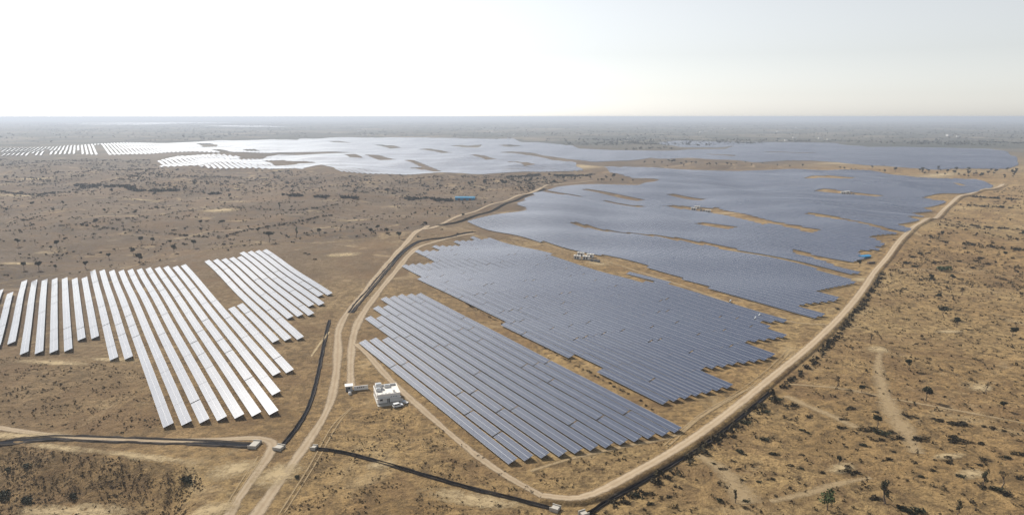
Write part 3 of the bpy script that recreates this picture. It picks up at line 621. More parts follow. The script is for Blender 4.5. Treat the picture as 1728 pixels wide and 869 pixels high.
def car(px, py, rz, label):
    r = at(px, py, rz, 'parked_car', label, 'car'); W2 = .88
    prof = [(-2.2, .38), (-2.25, .75), (-2.15, 1.02), (-1.95, 1.72), (-.1, 1.76), (.55, 1.72), (1.12, 1.12), (2.1, .98), (2.25, .7), (2.22, .38)]
    ins = [0, 0, 0, .16, .16, .16, .04, .06, .04, 0]
    v = [(x, s*(W2-i), z) for s in (-1, 1) for (x, z), i in zip(prof, ins)]; n_ = len(prof)
    f = [tuple(range(n_)), tuple(range(2*n_-1, n_-1, -1))]+[(i, i+n_, (i+1) % n_+n_, (i+1) % n_) for i in range(n_)]
    body = meshobj('body', mesh('car_body', v, f, M['carpaint']), r)
    for s in (-1, 1):
        MB().poly([(-1.85, s*(W2-.005), 1.1), (.95, s*(W2-.03), 1.14), (.45, s*(W2-.135), 1.62), (-1.7, s*(W2-.135), 1.62), (-1.85, s*(W2-.05), 1.1), (.95, s*(W2-.09), 1.14), (.45, s*(W2-.2), 1.62), (-1.7, s*(W2-.2), 1.62)], [(0, 1, 2, 3), (4, 7, 6, 5), (0, 4, 5, 1), (1, 5, 6, 2), (2, 6, 7, 3), (3, 7, 4, 0)]).build('side_window', M['shade'], r)
        MB().box(2.17, 2.27, s*.68-.16, s*.68+.16, .68, .84).build('headlight', M['greymetal'], r)
        for x in (-1.4, 1.4):
            wv = MB().tube([(x, s*(W2-.2), .36), (x, s*(W2+.03), .36)], [.36, .36], 14).build('wheel', M['tyre'], r)
            MB().tube([(x, s*(W2+.03), .36), (x, s*(W2+.05), .36)], [.2, .19], 10).build('rim', M['greymetal'], wv)
    MB().poly([(.6, -.66, 1.7), (.6, .66, 1.7), (1.14, .8, 1.15), (1.14, -.8, 1.15)], [(0, 3, 2, 1)]).build('windscreen', M['shade'], r).location = (.03, 0, .03)
    MB().poly([(-2.0, -.66, 1.66), (-2.0, .66, 1.66), (-2.16, .8, 1.12), (-2.16, -.8, 1.12)], [(0, 1, 2, 3)]).build('rear_window', M['shade'], r).location = (-.03, 0, .0)
car(671.5, 686, R(28), 'white off-road car parked in the shade at the control building front')
# inverter stations
def station(pts, sc_, where):
    for q, (px, py, kind) in enumerate(pts):
        if kind == 'c':
            r = at(px, py, R(-22), 'inverter_cabin', 'white inverter cabin, %s from the left at the %s station' % (ordn(1+sum(1 for a in pts[:q] if a[2] == 'c')), where), 'cabin', 'inverter cabins')
            L_, W_, H_ = 6.0*sc_, 2.6*sc_, 3.0*sc_
            MB().box(0, L_, 0, W_, .3, H_).build('wall', M['white'], r); MB().box(-.3, L_+.3, -.3, W_+.3, H_+.003, H_+.25, .15).build('roof', M['roof'], r)
            MB().box(-.1, L_+.1, -.1, W_+.1, -.4, .297).build('base', M['concrete'], r)
            for x in (.15, .55): MB().box(L_*x, L_*x+1.4*sc_, -.05, .02, .4, H_*.8).build('door', M['darkmetal'], r)
            for x in (.2, .65): MB().box(L_*x, L_*x+.9*sc_, W_*.3, W_*.7, H_+.255, H_+.7).build('vent', M['greymetal'], r)
        else:
            r = at(px, py, R(-22), 'transformer', 'dark finned transformer, %s from the left at the %s station' % (ordn(1+sum(1 for a in pts[:q] if a[2] == 't')), where), 'transformer', 'station transformers')
            MB().box(0, 2.6*sc_, 0, 1.6*sc_, .2, 2.1*sc_).build('tank', M['darkmetal'], r); MB().box(-.4, 3.0*sc_, -.4, 2.0*sc_, -.4, .197).build('base', M['concrete'], r)
            for j in range(6): MB().box(.1+j*.42*sc_, .25+j*.42*sc_, -.55*sc_, -.003, .4, 1.8*sc_).build('cooling_fin', M['greymetal'], r)
            for j in range(3): MB().tube([((.5+j*.8)*sc_, .8*sc_, 2.1*sc_), ((.5+j*.8)*sc_, .8*sc_, 3.0*sc_)], [.14, .06], 6).build('bushing', M['greymetal'], r)
station([(968, 437, 'c'), (974, 432, 'c'), (983, 438, 'c'), (990, 434.5, 'c'), (996, 441, 't'), (1002, 442, 't'), (1007, 443, 't')], .95, 'near inverter')
station([(1166, 355, 'c'), (1172, 352.5, 'c'), (1181, 357, 't'), (1186, 358, 't'), (1190, 359, 'c')], 1.15, 'middle inverter')
station([(1419, 328, 'c'), (1425, 327, 'c'), (1432, 329, 't'), (1438, 329, 't')], 1.3, 'far inverter')
for px, py, rz, L_, W_, H_, lb, mm in ((768, 338, R(-4), 29, 11, 5.2, 'long blue metal shed standing on the scrubland', 'blue'), (1456, 437, R(20), 9, 5, 3.0, 'low bright blue shelter beside the dark tree at the perimeter', 'bluetarp')):
    r = at(px, py, rz, 'shed' if mm == 'blue' else 'shelter', lb, 'shed')
    MB().box(0, L_, 0, W_, -.4, H_*.72).build('wall', M['blue'], r)
    MB().poly([(-.5, -.6, H_*.72), (L_+.5, -.6, H_*.72), (L_+.5, W_/2, H_), (-.5, W_/2, H_), (-.5, W_+.6, H_*.72), (L_+.5, W_+.6, H_*.72)], [(0, 1, 2, 3), (3, 2, 5, 4), (0, 3, 4), (1, 5, 2)]).build('roof', M[mm], r).location.z = .03
    for k_ in range(3): MB().box(L_*(.15+.28*k_), L_*(.15+.28*k_)+L_*.12, -.06, .03, 0, H_*.5).build('door', M['darkmetal'], r)
r = at(1466, 445.5, R(12), 'brick_stack', 'brown stack of material beside the blue shelter', 'stack')
for k_ in range(4): MB().box(k_*1.6, k_*1.6+1.45, 0, 2.2, -.2, 1.6+.2*(k_ % 2)).build('bale', M['bark'], r)
# loose tables turned up for cleaning, white against the blue
for q, (px, py) in enumerate(((1274, 541), (1281, 536), (1232, 512))):
    r = at(px, py, R(62), 'module_stack', ['lower of two white bundles of unmounted modules on the middle block', 'upper of two white bundles of unmounted modules on the middle block', 'small white bundle of modules at the lane edge'][q], 'module stack', 'white module bundles')
    MB().box(-2.6, 2.6, -.3, .3, 1.9, 2.1).build('modules', M['greymetal'], r); MB().box(-2.4, 2.4, -.2, .2, -.2, 1.897).build('cradle', M['steel'], r)

# ---------------------------------------------------------------- vegetation
def rv(s=1.0): return Vector(rng.normal(0, s, 3))
def leafcards(centres, n, size, squash=.75):
    """ n small bent leaf cards spread through lobes [(centre, radius)] """
    wts = np.array([r**2.2 for _, r in centres]); wts /= wts.sum(); pick = rng.choice(len(centres), n, p=wts)
    d = rng.normal(0, 1, (n, 3)); d /= np.linalg.norm(d, axis=1)[:, None]; rad = rng.uniform(.35, 1, n)**.55
    c = np.array([tuple(centres[i][0]) for i in pick])+d*np.array([centres[i][1] for i in pick])[:, None]*rad[:, None]*np.array((1, 1, squash))
    a = rng.normal(0, 1, (n, 3)); a /= np.linalg.norm(a, axis=1)[:, None]; b = np.cross(a, rng.normal(0, 1, (n, 3))); b /= np.linalg.norm(b, axis=1)[:, None]
    s = (size*rng.uniform(.6, 1.4, n))[:, None]
    v = np.stack([c-a*s, c+b*s*.6, c+a*s, c-b*s*.6], 1).reshape(-1, 3)
    return v, np.arange(4*n).reshape(n, 4)
def make_tree(h, spread, lobes, n, leaf, size, crown_at=.62, squash=.75, lean=0.0, crown_name='crown'):
    b = MB(); top = Vector((lean*h, 0, h*crown_at)); mid = Vector((lean*h*.4+rng.normal(0, .05*h), rng.normal(0, .05*h), h*crown_at*.5))
    b.tube([(0, 0, -.3), (0, 0, .05), mid, top], [.045*h, .035*h, .026*h, .018*h], 7); L = []
    for k_ in range(lobes):
        t = 2*math.pi*k_/lobes+rng.uniform(-.5, .5); q = top+Vector((math.cos(t)*spread*rng.uniform(.3, .62), math.sin(t)*spread*rng.uniform(.3, .62), h*(1-crown_at)*(rng.uniform(.05, .75) if squash < 1.2 else .05+.85*k_/lobes)))
        b.tube([mid*.3+top*.7, (top+q)/2+rv(.03*h), q], [.016*h, .011*h, .004*h], 5); L.append((q, spread*rng.uniform(.33, .55)))
    L.append((top+Vector((0, 0, h*(1-crown_at)*.55)), spread*.5))
    v, f = leafcards(L, n, size, squash); m = mesh(crown_name, v, f, leaf)
    return b.me('trunk', M['bark'], True), m
def make_bush(n, leaf, size, flat=.6, lobes=5):
    L = [(Vector((rng.uniform(-.55, .55), rng.uniform(-.55, .55), rng.uniform(.12, .42))), rng.uniform(.28, .5)) for _ in range(lobes)]
    v, f = leafcards(L, n, size, flat); v[:, 2] = np.abs(v[:, 2]); m = mesh('bush', v, f, leaf); return m
# trees have unit height, scaled when placed
ROUND = [make_tree(1, .36, 6, 620, M['leaf'], .055, .55) for _ in range(5)]
FLAT = [make_tree(1, .62, 7, 460, M['leaf'], .055, .70, .4) for _ in range(2)]
TALL = [make_tree(1, .16, 6, 340, M['leaf'], .035, .38, 1.7, .05), make_tree(1, .14, 6, 260, M['leafgreen'], .032, .36, 1.9, .08), make_tree(1, .18, 7, 300, M['leaf'], .035, .34, 1.6, -.06)]
BROAD = [make_tree(1, .46, 8, 520, M['leafgreen'], .05, .42, .8)]
THIN = [make_tree(1, .28, 4, 110, M['thorn'], .035, .55, .7), make_tree(1, .22, 5, 90, M['thorn'], .035, .5, 1.0)]
BUSH = [make_bush(170, M['thorn'], .13, .6) for _ in range(4)]+[make_bush(170, M['leaf'], .13, .6) for _ in range(2)]
GBUSH = make_bush(300, M['leafgreen'], .11, .7)
def plant_tree(px, py, hpx, kind, label, group, cat='tree'):
    p = G(px, py); h = hpx/PPM(p[1]); var = {'r': ROUND, 'f': FLAT, 't': TALL, 'b': BROAD, 'n': THIN}[kind]; tm, cm = var[int(rng.integers(len(var)))]
    r = empty('tree', g3(p), rng.uniform(0, 6.28)); r.scale = (h*rng.uniform(.88, 1.15), h*rng.uniform(.88, 1.15), h); tag(r, label, cat, group)
    meshobj('trunk', tm, r); meshobj('crown', cm, r)
BUSHES = []
NTH = ['nearest', 'second nearest', 'third nearest', 'fourth nearest', 'fifth nearest', 'sixth nearest', 'seventh nearest', 'eighth nearest', 'ninth nearest', 'tenth nearest']
def plant_bush(px, py, wm, label, group, me=None, hr=.8, stretch=1.0):
    p = G(px, py); o = meshobj('bush', me or BUSH[int(rng.integers(len(BUSH)))], loc=g3(p, -.05)); s = wm*.55
    o.scale = (s*stretch, s, s*hr); o.rotation_euler.z = rng.uniform(-.4, .4)+(0 if rng.random() < .5 else math.pi); tag(o, label, 'bush', group); BUSHES.append((px, py, o))
zs5 = lambda x, y: (x/5.113, 290+y/5.113)
zs6 = lambda x, y: (280+x/5.113, 290+y/5.113)
zs7 = lambda x, y: (540+x/4.8, 310+y/4.8)
zs8 = lambda x, y: (680+x/4.8, 190+y/4.8)
zs9 = lambda x, y: (1020+x/4.8, 190+y/4.8)
zsA = lambda x, y: (1370+x/4.827, 190+y/4.827)
zsB = lambda x, y: (1380+x/4.345, 460+y/4.345)
zsC = lambda x, y: (1380+x/3.796, 640+y/3.796)
def zone(pts, what, group):
    pts = sorted(pts, key=lambda a: a[0])
    for i, (px, py, h, kd) in enumerate(pts): plant_tree(px, py, h, kd, '%s, %s from the left %s' % ({'r': 'round dark tree', 'f': 'flat-topped dark tree', 't': 'slender upright tree', 'b': 'bright green leafy tree', 'n': 'thin bare-branched tree'}[kd], ordn(i+1), what), group)
near = [zs5(*a)+(h, k_) for *a, h, k_ in [(155, 640, 13, 'r'), (495, 655, 13, 'r'), (438, 678, 8, 'r'), (207, 845, 14, 'r'), (336, 848, 15, 'r'), (478, 845, 9, 'r'), (743, 838, 14, 'r'), (940, 755, 11, 'r'), (1152, 722, 13, 'r'), (1208, 788, 17, 'r'), (1502, 700, 14, 'r'), (1220, 618, 12, 'r'), (1318, 622, 11, 'r'), (1470, 632, 9, 'r')]]+[zs6(*a)+(h, k_) for *a, h, k_ in [(242, 655, 14, 'r'), (890, 612, 19, 'f'), (1123, 560, 18, 't'), (1327, 543, 11, 'r')]]
zone(near, 'among the trees just above the white solar rows', 'trees just beyond the white rows')
mid = [zs5(*a)+(h, k_) for *a, h, k_ in [(58, 350, 8, 'r'), (210, 460, 11, 'f'), (277, 298, 8, 'r'), (545, 292, 8, 'r'), (460, 352, 8, 'r'), (830, 460, 11, 'r'), (903, 358, 8, 'r'), (1166, 378, 9, 'r'), (1065, 485, 12, 'n'), (1357, 330, 7, 'r'), (965, 192, 9, 'r'), (1335, 215, 8, 'r'), (305, 630, 9, 'n')]]+[zs6(*a)+(h, k_) for *a, h, k_ in [(299, 460, 9, 'r'), (487, 470, 11, 'f'), (305, 520, 8, 'r'), (165, 510, 6, 'r'), (712, 492, 6, 'r'), (795, 530, 9, 'r'), (510, 292, 6, 'r'), (980, 325, 13, 't'), (1087, 322, 6, 'r'), (1305, 335, 6, 'r'), (550, 232, 8, 'r')]]
zone(mid, 'on the hedged scrubland further back', 'trees on the hedged scrubland')
cen = [zs7(*a)+(h, k_) for *a, h, k_ in [(412, 412, 11, 'r'), (467, 380, 10, 'r'), (542, 408, 10, 'r'), (641, 446, 12, 'r'), (857, 352, 10, 'r'), (872, 265, 12, 't'), (1160, 274, 7, 'r'), (1337, 176, 7, 'r'), (1207, 14, 6, 'r'), (1480, 18, 8, 'r')]]
zone(cen, 'beside the dirt road near the blue shed', 'trees beside the central dirt road')
lobe = [zs8(*a)+(h, k_) for *a, h, k_ in [(560, 592, 8, 'r'), (665, 594, 9, 'r'), (540, 600, 6, 'r'), (802, 594, 11, 'r'), (832, 594, 8, 'r'), (930, 585, 7, 'r'), (1032, 574, 9, 'r'), (1090, 555, 7, 'r'), (1220, 584, 9, 'r'), (1160, 564, 6, 'r'), (888, 565, 6, 'r'), (740, 565, 6, 'r'), (1012, 594, 5, 'r'), (1390, 555, 6, 'r'), (1300, 550, 8, 'r'), (1518, 545, 6, 'r'), (1580, 564, 6, 'r'), (1606, 566, 7, 'r'), (1625, 560, 5, 'r'), (1650, 545, 6, 'r'), (1708, 545, 10, 'r')]]+[zs9(*a)+(h, k_) for *a, h, k_ in [(10, 535, 5, 'r'), (50, 560, 5, 'r'), (145, 566, 6, 'r'), (230, 565, 5, 'r')]]
zone(lobe, 'on the scrub spur between the arrays', 'trees on the spur between arrays')
strip = [zs9(*a)+(h, k_) for *a, h, k_ in [(520, 408, 6, 'r'), (545, 416, 7, 'r'), (565, 412, 7, 'r'), (620, 436, 7, 'r'), (660, 418, 6, 'r'), (642, 444, 6, 'r'), (705, 420, 5, 'r'), (740, 426, 6, 'r'), (830, 434, 5, 'r'), (852, 434, 6, 'r'), (905, 434, 6, 'r'), (992, 436, 7, 'r'), (1025, 436, 5, 'r'), (1070, 424, 4, 'r'), (1140, 416, 4, 'r'), (1190, 438, 5, 'r'), (325, 420, 6, 'r'), (405, 422, 6, 'r'), (465, 418, 5, 'r'), (510, 446, 4, 'r'), (1280, 416, 4, 'r'), (1605, 446, 6, 'r'), (1400, 440, 5, 'r'), (1500, 450, 5, 'r')]]+[zsA(*a)+(h, k_) for *a, h, k_ in [(230, 464, 5, 'r'), (262, 472, 6, 'r'), (320, 474, 4, 'r'), (355, 474, 4, 'r'), (490, 462, 6, 'r'), (550, 486, 4, 'r'), (590, 494, 6, 'r'), (680, 486, 8, 'r'), (585, 446, 4, 'r')]]
zone(strip, 'on the sandy ridge before the far blue array', 'trees on the far sandy ridge')
right = [zD(*a)+(h, k_) for *a, h, k_ in [(912, 515, 9, 'r'), (823, 545, 9, 'r'), (1370, 672, 11, 'r'), (1185, 492, 5, 'n'), (1505, 515, 9, 'r'), (302, 742, 13, 'r'), (1275, 530, 6, 'n'), (1420, 270, 5, 'r'), (1366, 285, 4, 'r')]]+[zsB(*a)+(h, k_) for *a, h, k_ in [(388, 522, 20, 'n'), (925, 332, 19, 'f'), (1020, 400, 17, 'r'), (1430, 472, 18, 'r'), (662, 714, 19, 'r'), (145, 832, 20, 'n'), (880, 200, 12, 'r'), (848, 475, 9, 'n'), (985, 65, 12, 'r'), (830, 65, 13, 'r'), (1055, 165, 14, 'n')]]+[zsC(*a)+(h, k_) for *a, h, k_ in [(380, 308, 22, 'r'), (135, 545, 15, 'r'), (430, 793, 46, 't'), (62, 835, 34, 'b'), (692, 136, 25, 'r'), (1185, 197, 17, 'r'), (1070, 692, 36, 't'), (1180, 692, 34, 'n'), (893, 862, 28, 't'), (122, 50, 16, 'n'), (282, 86, 14, 'r'), (1078, 96, 22, 'n')]]+[(1240.5, 848, 26, 't')]
zone(right, 'on the open scrub outside the perimeter road', 'trees outside the perimeter road')
# bushes one can pick out
bl = 'low dark thorn bush on the sandy scrub outside the perimeter road'
for x, y, wm in [(590, 240, 4), (640, 248, 3), (740, 255, 3), (790, 265, 5), (880, 285, 6), (930, 285, 7), (1060, 305, 3), (1115, 316, 4), (1200, 332, 3), (860, 375, 5), (905, 400, 7), (1050, 408, 4), (670, 385, 6), (620, 380, 4), (205, 190, 5), (370, 212, 3), (170, 258, 4), (155, 312, 4), (290, 328, 5), (350, 325, 5), (420, 350, 7), (505, 380, 5), (395, 390, 4), (845, 500, 4), (845, 530, 4), (172, 590, 5), (235, 602, 4), (1280, 482, 5), (1200, 502, 4), (1065, 512, 4), (920, 622, 4), (1150, 705, 5), (1200, 740, 5), (1060, 690, 4), (440, 515, 4), (300, 425, 4), (350, 765, 5), (560, 835, 5), (630, 850, 6), (745, 585, 3), (670, 625, 3), (480, 465, 2.5), (1030, 550, 3), (1300, 632, 4)]:
    plant_bush(*zsC(x, y), wm*.8, bl, 'bushes outside the perimeter road', stretch=1.5)
for x, y, wm in [(955, 385, 5), (800, 470, 5), (620, 540, 2.5), (685, 575, 3.5), (810, 645, 2.5), (1110, 552, 3), (1175, 570, 3), (990, 640, 3), (1240, 240, 4), (1120, 170, 6), (1040, 130, 5), (930, 170, 5), (960, 210, 5), (830, 280, 6), (770, 290, 5), (720, 330, 4), (740, 370, 4), (215, 735, 4), (330, 755, 3), (205, 800, 3.5), (50, 790, 4), (130, 745, 5), (1230, 345, 3), (1190, 325, 3), (1010, 480, 4), (835, 780, 3), (655, 775, 4), (915, 655, 2.5), (1315, 600, 3), (1185, 485, 2.5)]:
    plant_bush(1040+x/3.794, 640+y/3.794, wm*.8, bl, 'bushes outside the perimeter road', stretch=1.4)
for x, y, wm in [(820, 640, 5), (930, 385, 5), (1180, 680, 7), (740, 645, 6), (690, 670, 6), (655, 715, 7), (715, 740, 6), (855, 710, 6), (800, 580, 5), (900, 555, 4), (1130, 750, 6), (1040, 700, 5), (1250, 720, 6), (830, 830, 6), (565, 545, 4), (940, 700, 4), (1500, 490, 6)]:
    plant_bush(*zD(x, y), wm*.9, bl, 'bushes outside the perimeter road', stretch=1.5)
plant_bush(*zD(925, 765), 12, 'bright green rounded bush on the dry scrub beyond the road', None, GBUSH, .9)
for x, y, lb in [(148, 268, 'small dark bush between the arrays and the perimeter road')]: plant_bush(*zsB(x, y), 4, lb, None)
for px, py, wm, lb in [(48, 786, 4, 'dark bush high on the sandy bank'), (15, 793, 4, 'dark bush at the picture edge on the bank'), (318, 812, 6, 'big dark bush at the right end of the bank'), (8, 838, 7, 'dark bush cut by the left edge below the bank'), (48, 846, 6, 'broad green bush at the foot of the bank'), (125, 838, 4, 'small green bush on the lower bank'), (502, 806, 3, 'small dark bush beside the central road bend')]:
    plant_bush(px, py, wm, lb, None, BUSH[4+int(rng.integers(2))], .75, 1.2)
for x, y in [(258, 748), (635, 692), (745, 168), (990, 668), (715, 465), (755, 468)]: plant_bush(*zs5(x, y), 4, 'small dark bush on the scrubland above the white rows', 'bushes above the white rows')
for x, y in [(1105, 612), (1200, 706), (1285, 758), (520, 565), (1230, 715)]: plant_bush(*zs6(x, y), 4, 'small dark bush on the scrubland above the white rows', 'bushes above the white rows')
for x, y in [(800, 432), (985, 375), (1120, 408)]: plant_bush(*zs7(x, y), 4.5, 'dark bush inside the fork of the central drains', 'bushes in the drain fork')
# each bush is told by the tree it grows beside
rs = sorted(right, key=lambda a: a[0]); seen = {}
for px, py, o in sorted((b for b in BUSHES if b[2].get('group') == 'bushes outside the perimeter road'), key=lambda b: min(math.hypot(b[0]-t[0], 1.6*(b[1]-t[1])) for t in right)):
    i = min(range(len(rs)), key=lambda k_: math.hypot(px-rs[k_][0], 1.6*(py-rs[k_][1]))); dx, dy = px-rs[i][0], 1.6*(py-rs[i][1])
    w_ = ('right of' if dx > 0 else 'left of') if abs(dx) > abs(dy) else ('below' if dy > 0 else 'above'); k_ = seen.get((i, w_), 0); seen[(i, w_)] = k_+1
    o['label'] = 'thorn bush, %s one %s the %s tree from the left outside the road' % (NTH[k_], w_, ordn(i+1))
for g_, t_ in (('bushes above the white rows', 'small dark bush above the white rows, %s such bush from the left'), ('bushes in the drain fork', 'dark bush inside the fork of the central drains, %s from the left')):
    for k_, (px, py, o) in enumerate(sorted((b for b in BUSHES if b[2].get('group') == g_), key=lambda b: b[0])): o['label'] = t_ % ordn(k_+1)
# belt of trees far right, hedges
belt = []
for _ in range(400):
    if len(belt) >= 44: break
    px, py = rng.uniform(1540, 1728), rng.uniform(286, 303)
    if py > 292+(px-1540)*.06+3 or py < 285+(px-1620)*.05: continue
    belt.append((px, py))
for i, (px, py) in enumerate(sorted(belt)): plant_tree(px, py, rng.uniform(4, 8), 'r', 'dark tree, %s from the left in the belt beyond the perimeter road end' % ordn(i+1), 'trees of the far belt')
def hedge(pts, width, hgt, dens, label):
    P = resample([G(*p) for p in pts], 2.0); c = P[0]; o0 = g3(c); cs = []
    for p in P:
        if rng.random() < dens*.8:
            q = p+rng.normal(0, width*.3, 2); s = width*rng.uniform(.3, .62); cs.append((Vector((q[0]-c[0], q[1]-c[1], float(T(*q))-o0.z+hgt*.4)), s))
    v, f = leafcards(cs, len(cs)*16, width*.2, hgt/width); o = meshobj('thorn_hedge', mesh('thorn_hedge', v, f, M['thorn']), loc=o0); tag(o, label, 'hedge', 'thorn hedges')
hedge([(-10, 393), (60, 386), (117, 380), (137, 379)], 2.4, 2.0, .8, 'dark thorn hedge entering from the left edge above the white rows')
hedge([(137, 380), (168, 384), (215, 389), (300, 397), (325, 399.5), (374, 403), (397, 407)], 3.0, 2.0, .7, 'thorn hedge running down towards the far end of the white rows')
hedge([(174, 375), (274, 364.3), (303, 358), (374, 351.6)], 2.4, 2.0, .7, 'thorn hedge running up to the pale clearing')
hedge([(0, 342), (14, 342), (50, 336), (94, 331)], 3.0, 2.0, .7, 'thorn hedge at the pale field corner by the left edge')
hedge([(372, 401.5), (417, 389.7), (456, 383), (510, 374), (560, 364.3)], 3.2, 2.2, .85, 'dark thorn hedge slanting up right in the middle of the scrubland')
hedge([(380, 351), (436, 353.6), (495, 355.5), (530, 352), (570, 345.7)], 3.0, 2.2, .7, 'thorn hedge behind the pale clearing')
hedge([(0, 324), (118, 326)], 4.0, 2.5, .7, 'far thorn hedge behind the pale field corner')
for a in (([(470, 330), (530, 332), (600, 335), (690, 336), (760, 340)], 'long dark band of thorn scrub left of the blue shed'), ([(300, 322), (240, 321), (180, 316), (120, 312)], 'dark band of thorn scrub far out on the left'), ([(280, 321), (330, 327), (360, 327)], 'short dark band of thorn scrub on the left plain'), ([(840, 300), (900, 297), (950, 296), (1000, 296)], 'dark bank of scrub along the top of the spur')):
    hedge(a[0], 15, 1.8, .24, a[1])
hedge([zD(950, 565), zD(1120, 580), zD(1300, 600), zD(1520, 622)], 5, 2.2, .8, 'dark hedge line across the scrub at the right edge, lowest of four')
hedge([zD(1130, 437), zD(1300, 455), zD(1480, 470)], 5, 2.2, .7, 'dark hedge line across the scrub at the right edge, second lowest')
hedge([zD(1030, 290), zD(1200, 298), zD(1450, 312)], 6, 2.4, .7, 'dark hedge line across the scrub at the right edge, third from below')
hedge([zD(1140, 228), zD(1300, 240), zD(1512, 250)], 7, 2.4, .8, 'dark hedge line across the scrub at the right edge, topmost')
hedge([(1005, 868), (1060, 840), (1140, 795), (1200, 752), (1262, 702), (1320, 655), (1385, 596), (1450, 522), (1490, 462)], 3.4, 1.5, .9, 'ragged dry thorn growth along the outer bank of the perimeter road')
hedge([(735, 482), (800, 520), (870, 560), (960, 610), (1060, 665), (1100, 690)], 1.6, .7, .6, 'line of dry weeds in the strip between the two near blocks')
# uncountable dry scrub, one object per stretch of land
def pix(x, y, z):
    dy, dz = y, z-CAM_H; fwd = dy*math.cos(PITCH)-dz*math.sin(PITCH); up = dy*math.sin(PITCH)+dz*math.cos(PITCH)
    return PW/2+FPX*x/fwd, PH/2-FPX*up/fwd
def inside(px, py, poly):
    poly = np.array(poly); c = np.zeros(len(px), bool); j = len(poly)-1
    for i in range(len(poly)):
        xi, yi = poly[i]; xj, yj = poly[j]
        with np.errstate(divide='ignore', invalid='ignore'): t = ((yi > py) != (yj > py)) & (px < (xj-xi)*(py-yi)/(yj-yi+1e-12)+xi)
        c ^= t; j = i
    return c
def clump(x, y, L, seed):
    r_ = np.random.default_rng(seed); z = 0*x
    for _ in range(7):
        a = r_.uniform(0, 6.28); k = 2*math.pi/(L*r_.uniform(.5, 1.6)); z = z+np.sin(k*(x*math.cos(a)+y*math.sin(a))+r_.uniform(0, 6.28)+1.3*np.sin(k*.7*(y*math.cos(a)-x*math.sin(a))))
    return z/7
def scrub(name, outline, n, smin, smax, label, material, box, L=30, thr=-.1, holes=(), cards=7, seed=1):
    x = rng.uniform(box[0], box[1], n*6); y = rng.uniform(box[2], box[3], n*6); px, py = pix(x, y, T(x, y))
    ok = inside(px, py, outline)
    for hh in holes: ok &= ~inside(px, py, hh)
    ok &= clump(x, y, L, seed)+rng.normal(0, .12, len(x)) > thr
    x, y = x[ok][:n], y[ok][:n]; n = len(x); s = smin+(smax-smin)*rng.random(n)**2.2
    z = T(x, y); m = cards
    c = np.repeat(np.column_stack([x, y, z]), m, 0); ss = np.repeat(s, m)
    c[:, :2] += rng.normal(0, .33, (n*m, 2))*ss[:, None]; c[:, 2] += rng.uniform(.02, .55, n*m)*ss
    a = rng.normal(0, 1, (n*m, 3)); a /= np.linalg.norm(a, axis=1)[:, None]; b = np.cross(a, rng.normal(0, 1, (n*m, 3))); b /= np.linalg.norm(b, axis=1)[:, None]
    k = (ss*rng.uniform(.25, .5, n*m))[:, None]
    v = np.stack([c-a*k, c+b*k*.7, c+a*k, c-b*k*.7], 1).reshape(-1, 3)
    o = meshobj(name, mesh(name, v, np.arange(4*n*m).reshape(-1, 4), material)); tag(o, label, kind='stuff'); return n
RZ = [(985, 885), (1080, 835), (1170, 785), (1270, 710), (1350, 635), (1420, 565), (1470, 500), (1500, 455), (1540, 410), (1600, 362), (1680, 322), (1760, 305), (1760, 900), (985, 900)]
LZ = [(-40, 476), (140, 462), (330, 432), (445, 413), (560, 412), (690, 396), (760, 366), (900, 322), (985, 300), (870, 296), (600, 297), (480, 288), (280, 286), (250, 270), (-40, 268)]
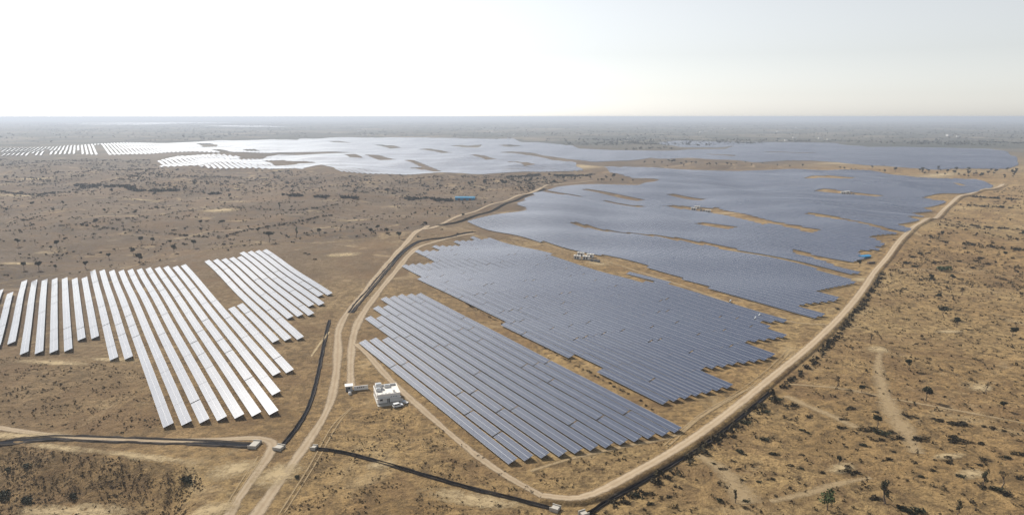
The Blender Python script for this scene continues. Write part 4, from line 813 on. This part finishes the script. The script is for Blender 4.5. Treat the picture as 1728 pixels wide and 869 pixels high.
counts = [scrub('scrub', RZ, 3800, .3, 1.4, 'dry scrub tufts dotting the sand outside the perimeter road', M['scrub'], (0, 420, 160, 620), 26, -.12, seed=3),
 scrub('scrub', RZ, 3000, .7, 3.0, 'dry scrub covering the plain further along the perimeter road', M['scrub'], (200, 1100, 450, 1500), 60, -.05, seed=4),
 scrub('scrub', LZ, 6000, .6, 2.6, 'dry scrub on the greyish plain beyond the white rows', M['thorn'], (-900, 300, 480, 1500), 70, -.02, seed=5),
 scrub('scrub', LZ, 6500, 1.8, 5.0, 'grey scrub covering the plain before the far arrays', M['thorn'], (-2400, 300, 1100, 3300), 160, -.05, seed=6),
 scrub('scrub', [(-40, 748), (60, 756), (200, 772), (330, 790), (350, 830), (300, 880), (-40, 900)], 4000, .2, .7, 'dark brush covering the shaded sandy bank', M['brush'], (-200, -70, 150, 245), 16, -.35, seed=7),
 scrub('scrub', [(0, 600), (130, 610), (250, 625), (275, 715), (230, 735), (0, 715)], 1500, .25, 1.0, 'low dry weeds below the white rows', M['scrub'], (-280, -90, 240, 360), 16, 0, seed=8),
 scrub('scrub', [(540, 770), (930, 850), (860, 800), (700, 690), (600, 690), (545, 745), (480, 869), (930, 869)], 1500, .2, .8, 'low dry weeds below the control building', M['scrub'], (-110, 40, 170, 290), 16, 0, seed=9),
 scrub('scrub', [(880, 790), (1150, 735), (1130, 755), (1040, 805), (970, 828), (920, 820)], 500, .25, .9, 'dry weeds between the row ends and the perimeter road bend', M['scrub'], (0, 90, 190, 260), 14, 0, seed=10)]
FZ = [(-60, 202), (1790, 202), (1790, 262), (1720, 250), (1400, 238), (1100, 234), (960, 243), (860, 232), (600, 230), (300, 238), (-60, 246)]
counts.append(scrub('far_woodland', FZ, 15000, 4, 15, 'scattered dark trees and fields fading into the haze', M['leaf'], (-9500, 9500, 3000, 14000), 1500, -.08, cards=4, seed=12))
counts.append(scrub('far_woodland', [(930, 246), (1140, 246), (1140, 254), (1000, 254), (1380, 240), (1728, 248), (1790, 240), (1000, 235)], 1600, 5, 14, 'grey woodland just behind the far arrays', M['leaf'], (0, 4200, 2300, 4300), 500, -.2, cards=5, seed=13))
print('scrub', counts)
# far village specks
for i, px in enumerate(sorted(rng.choice([1190, 1215, 1050, 1390, 1330, 1600, 610, 860])+rng.normal(0, 14) for _ in range(26))):
    py = rng.uniform(213, 238); p = G(px, py); s = rng.uniform(9, 18)
    r = empty('village_house', g3(p), rng.uniform(-.3, .3)); tag(r, 'tiny pale house in the hazy far plain, %s from the left' % ordn(i+1), 'house', 'far village houses')
    MB().box(-s, s, -s*.5, s*.5, -1, s*.5).build('wall', M['white'], r); MB().box(-s-.4, s+.4, -s*.5-.4, s*.5+.4, s*.5+.05, s*.5+1).build('roof', M['concrete'], r)
# ---------------------------------------------------------------- haze
hm = bpy.data.materials.new('dusty_air'); hm.use_nodes = True; hn = hm.node_tree.nodes; hn.remove(hn['Principled BSDF'])
pv = hn.new('ShaderNodeVolumePrincipled'); pv.inputs['Color'].default_value = (.60, .665, .775, 1); pv.inputs['Density'].default_value = HAZE; pv.inputs['Anisotropy'].default_value = .22
hm.node_tree.links.new(pv.outputs[0], hn['Material Output'].inputs['Volume'])
hz = MB().box(-48000, 48000, -48000, 48000, -11, 123).build('haze', hm); tag(hz, 'pale dusty haze over the whole plain', kind='stuff')
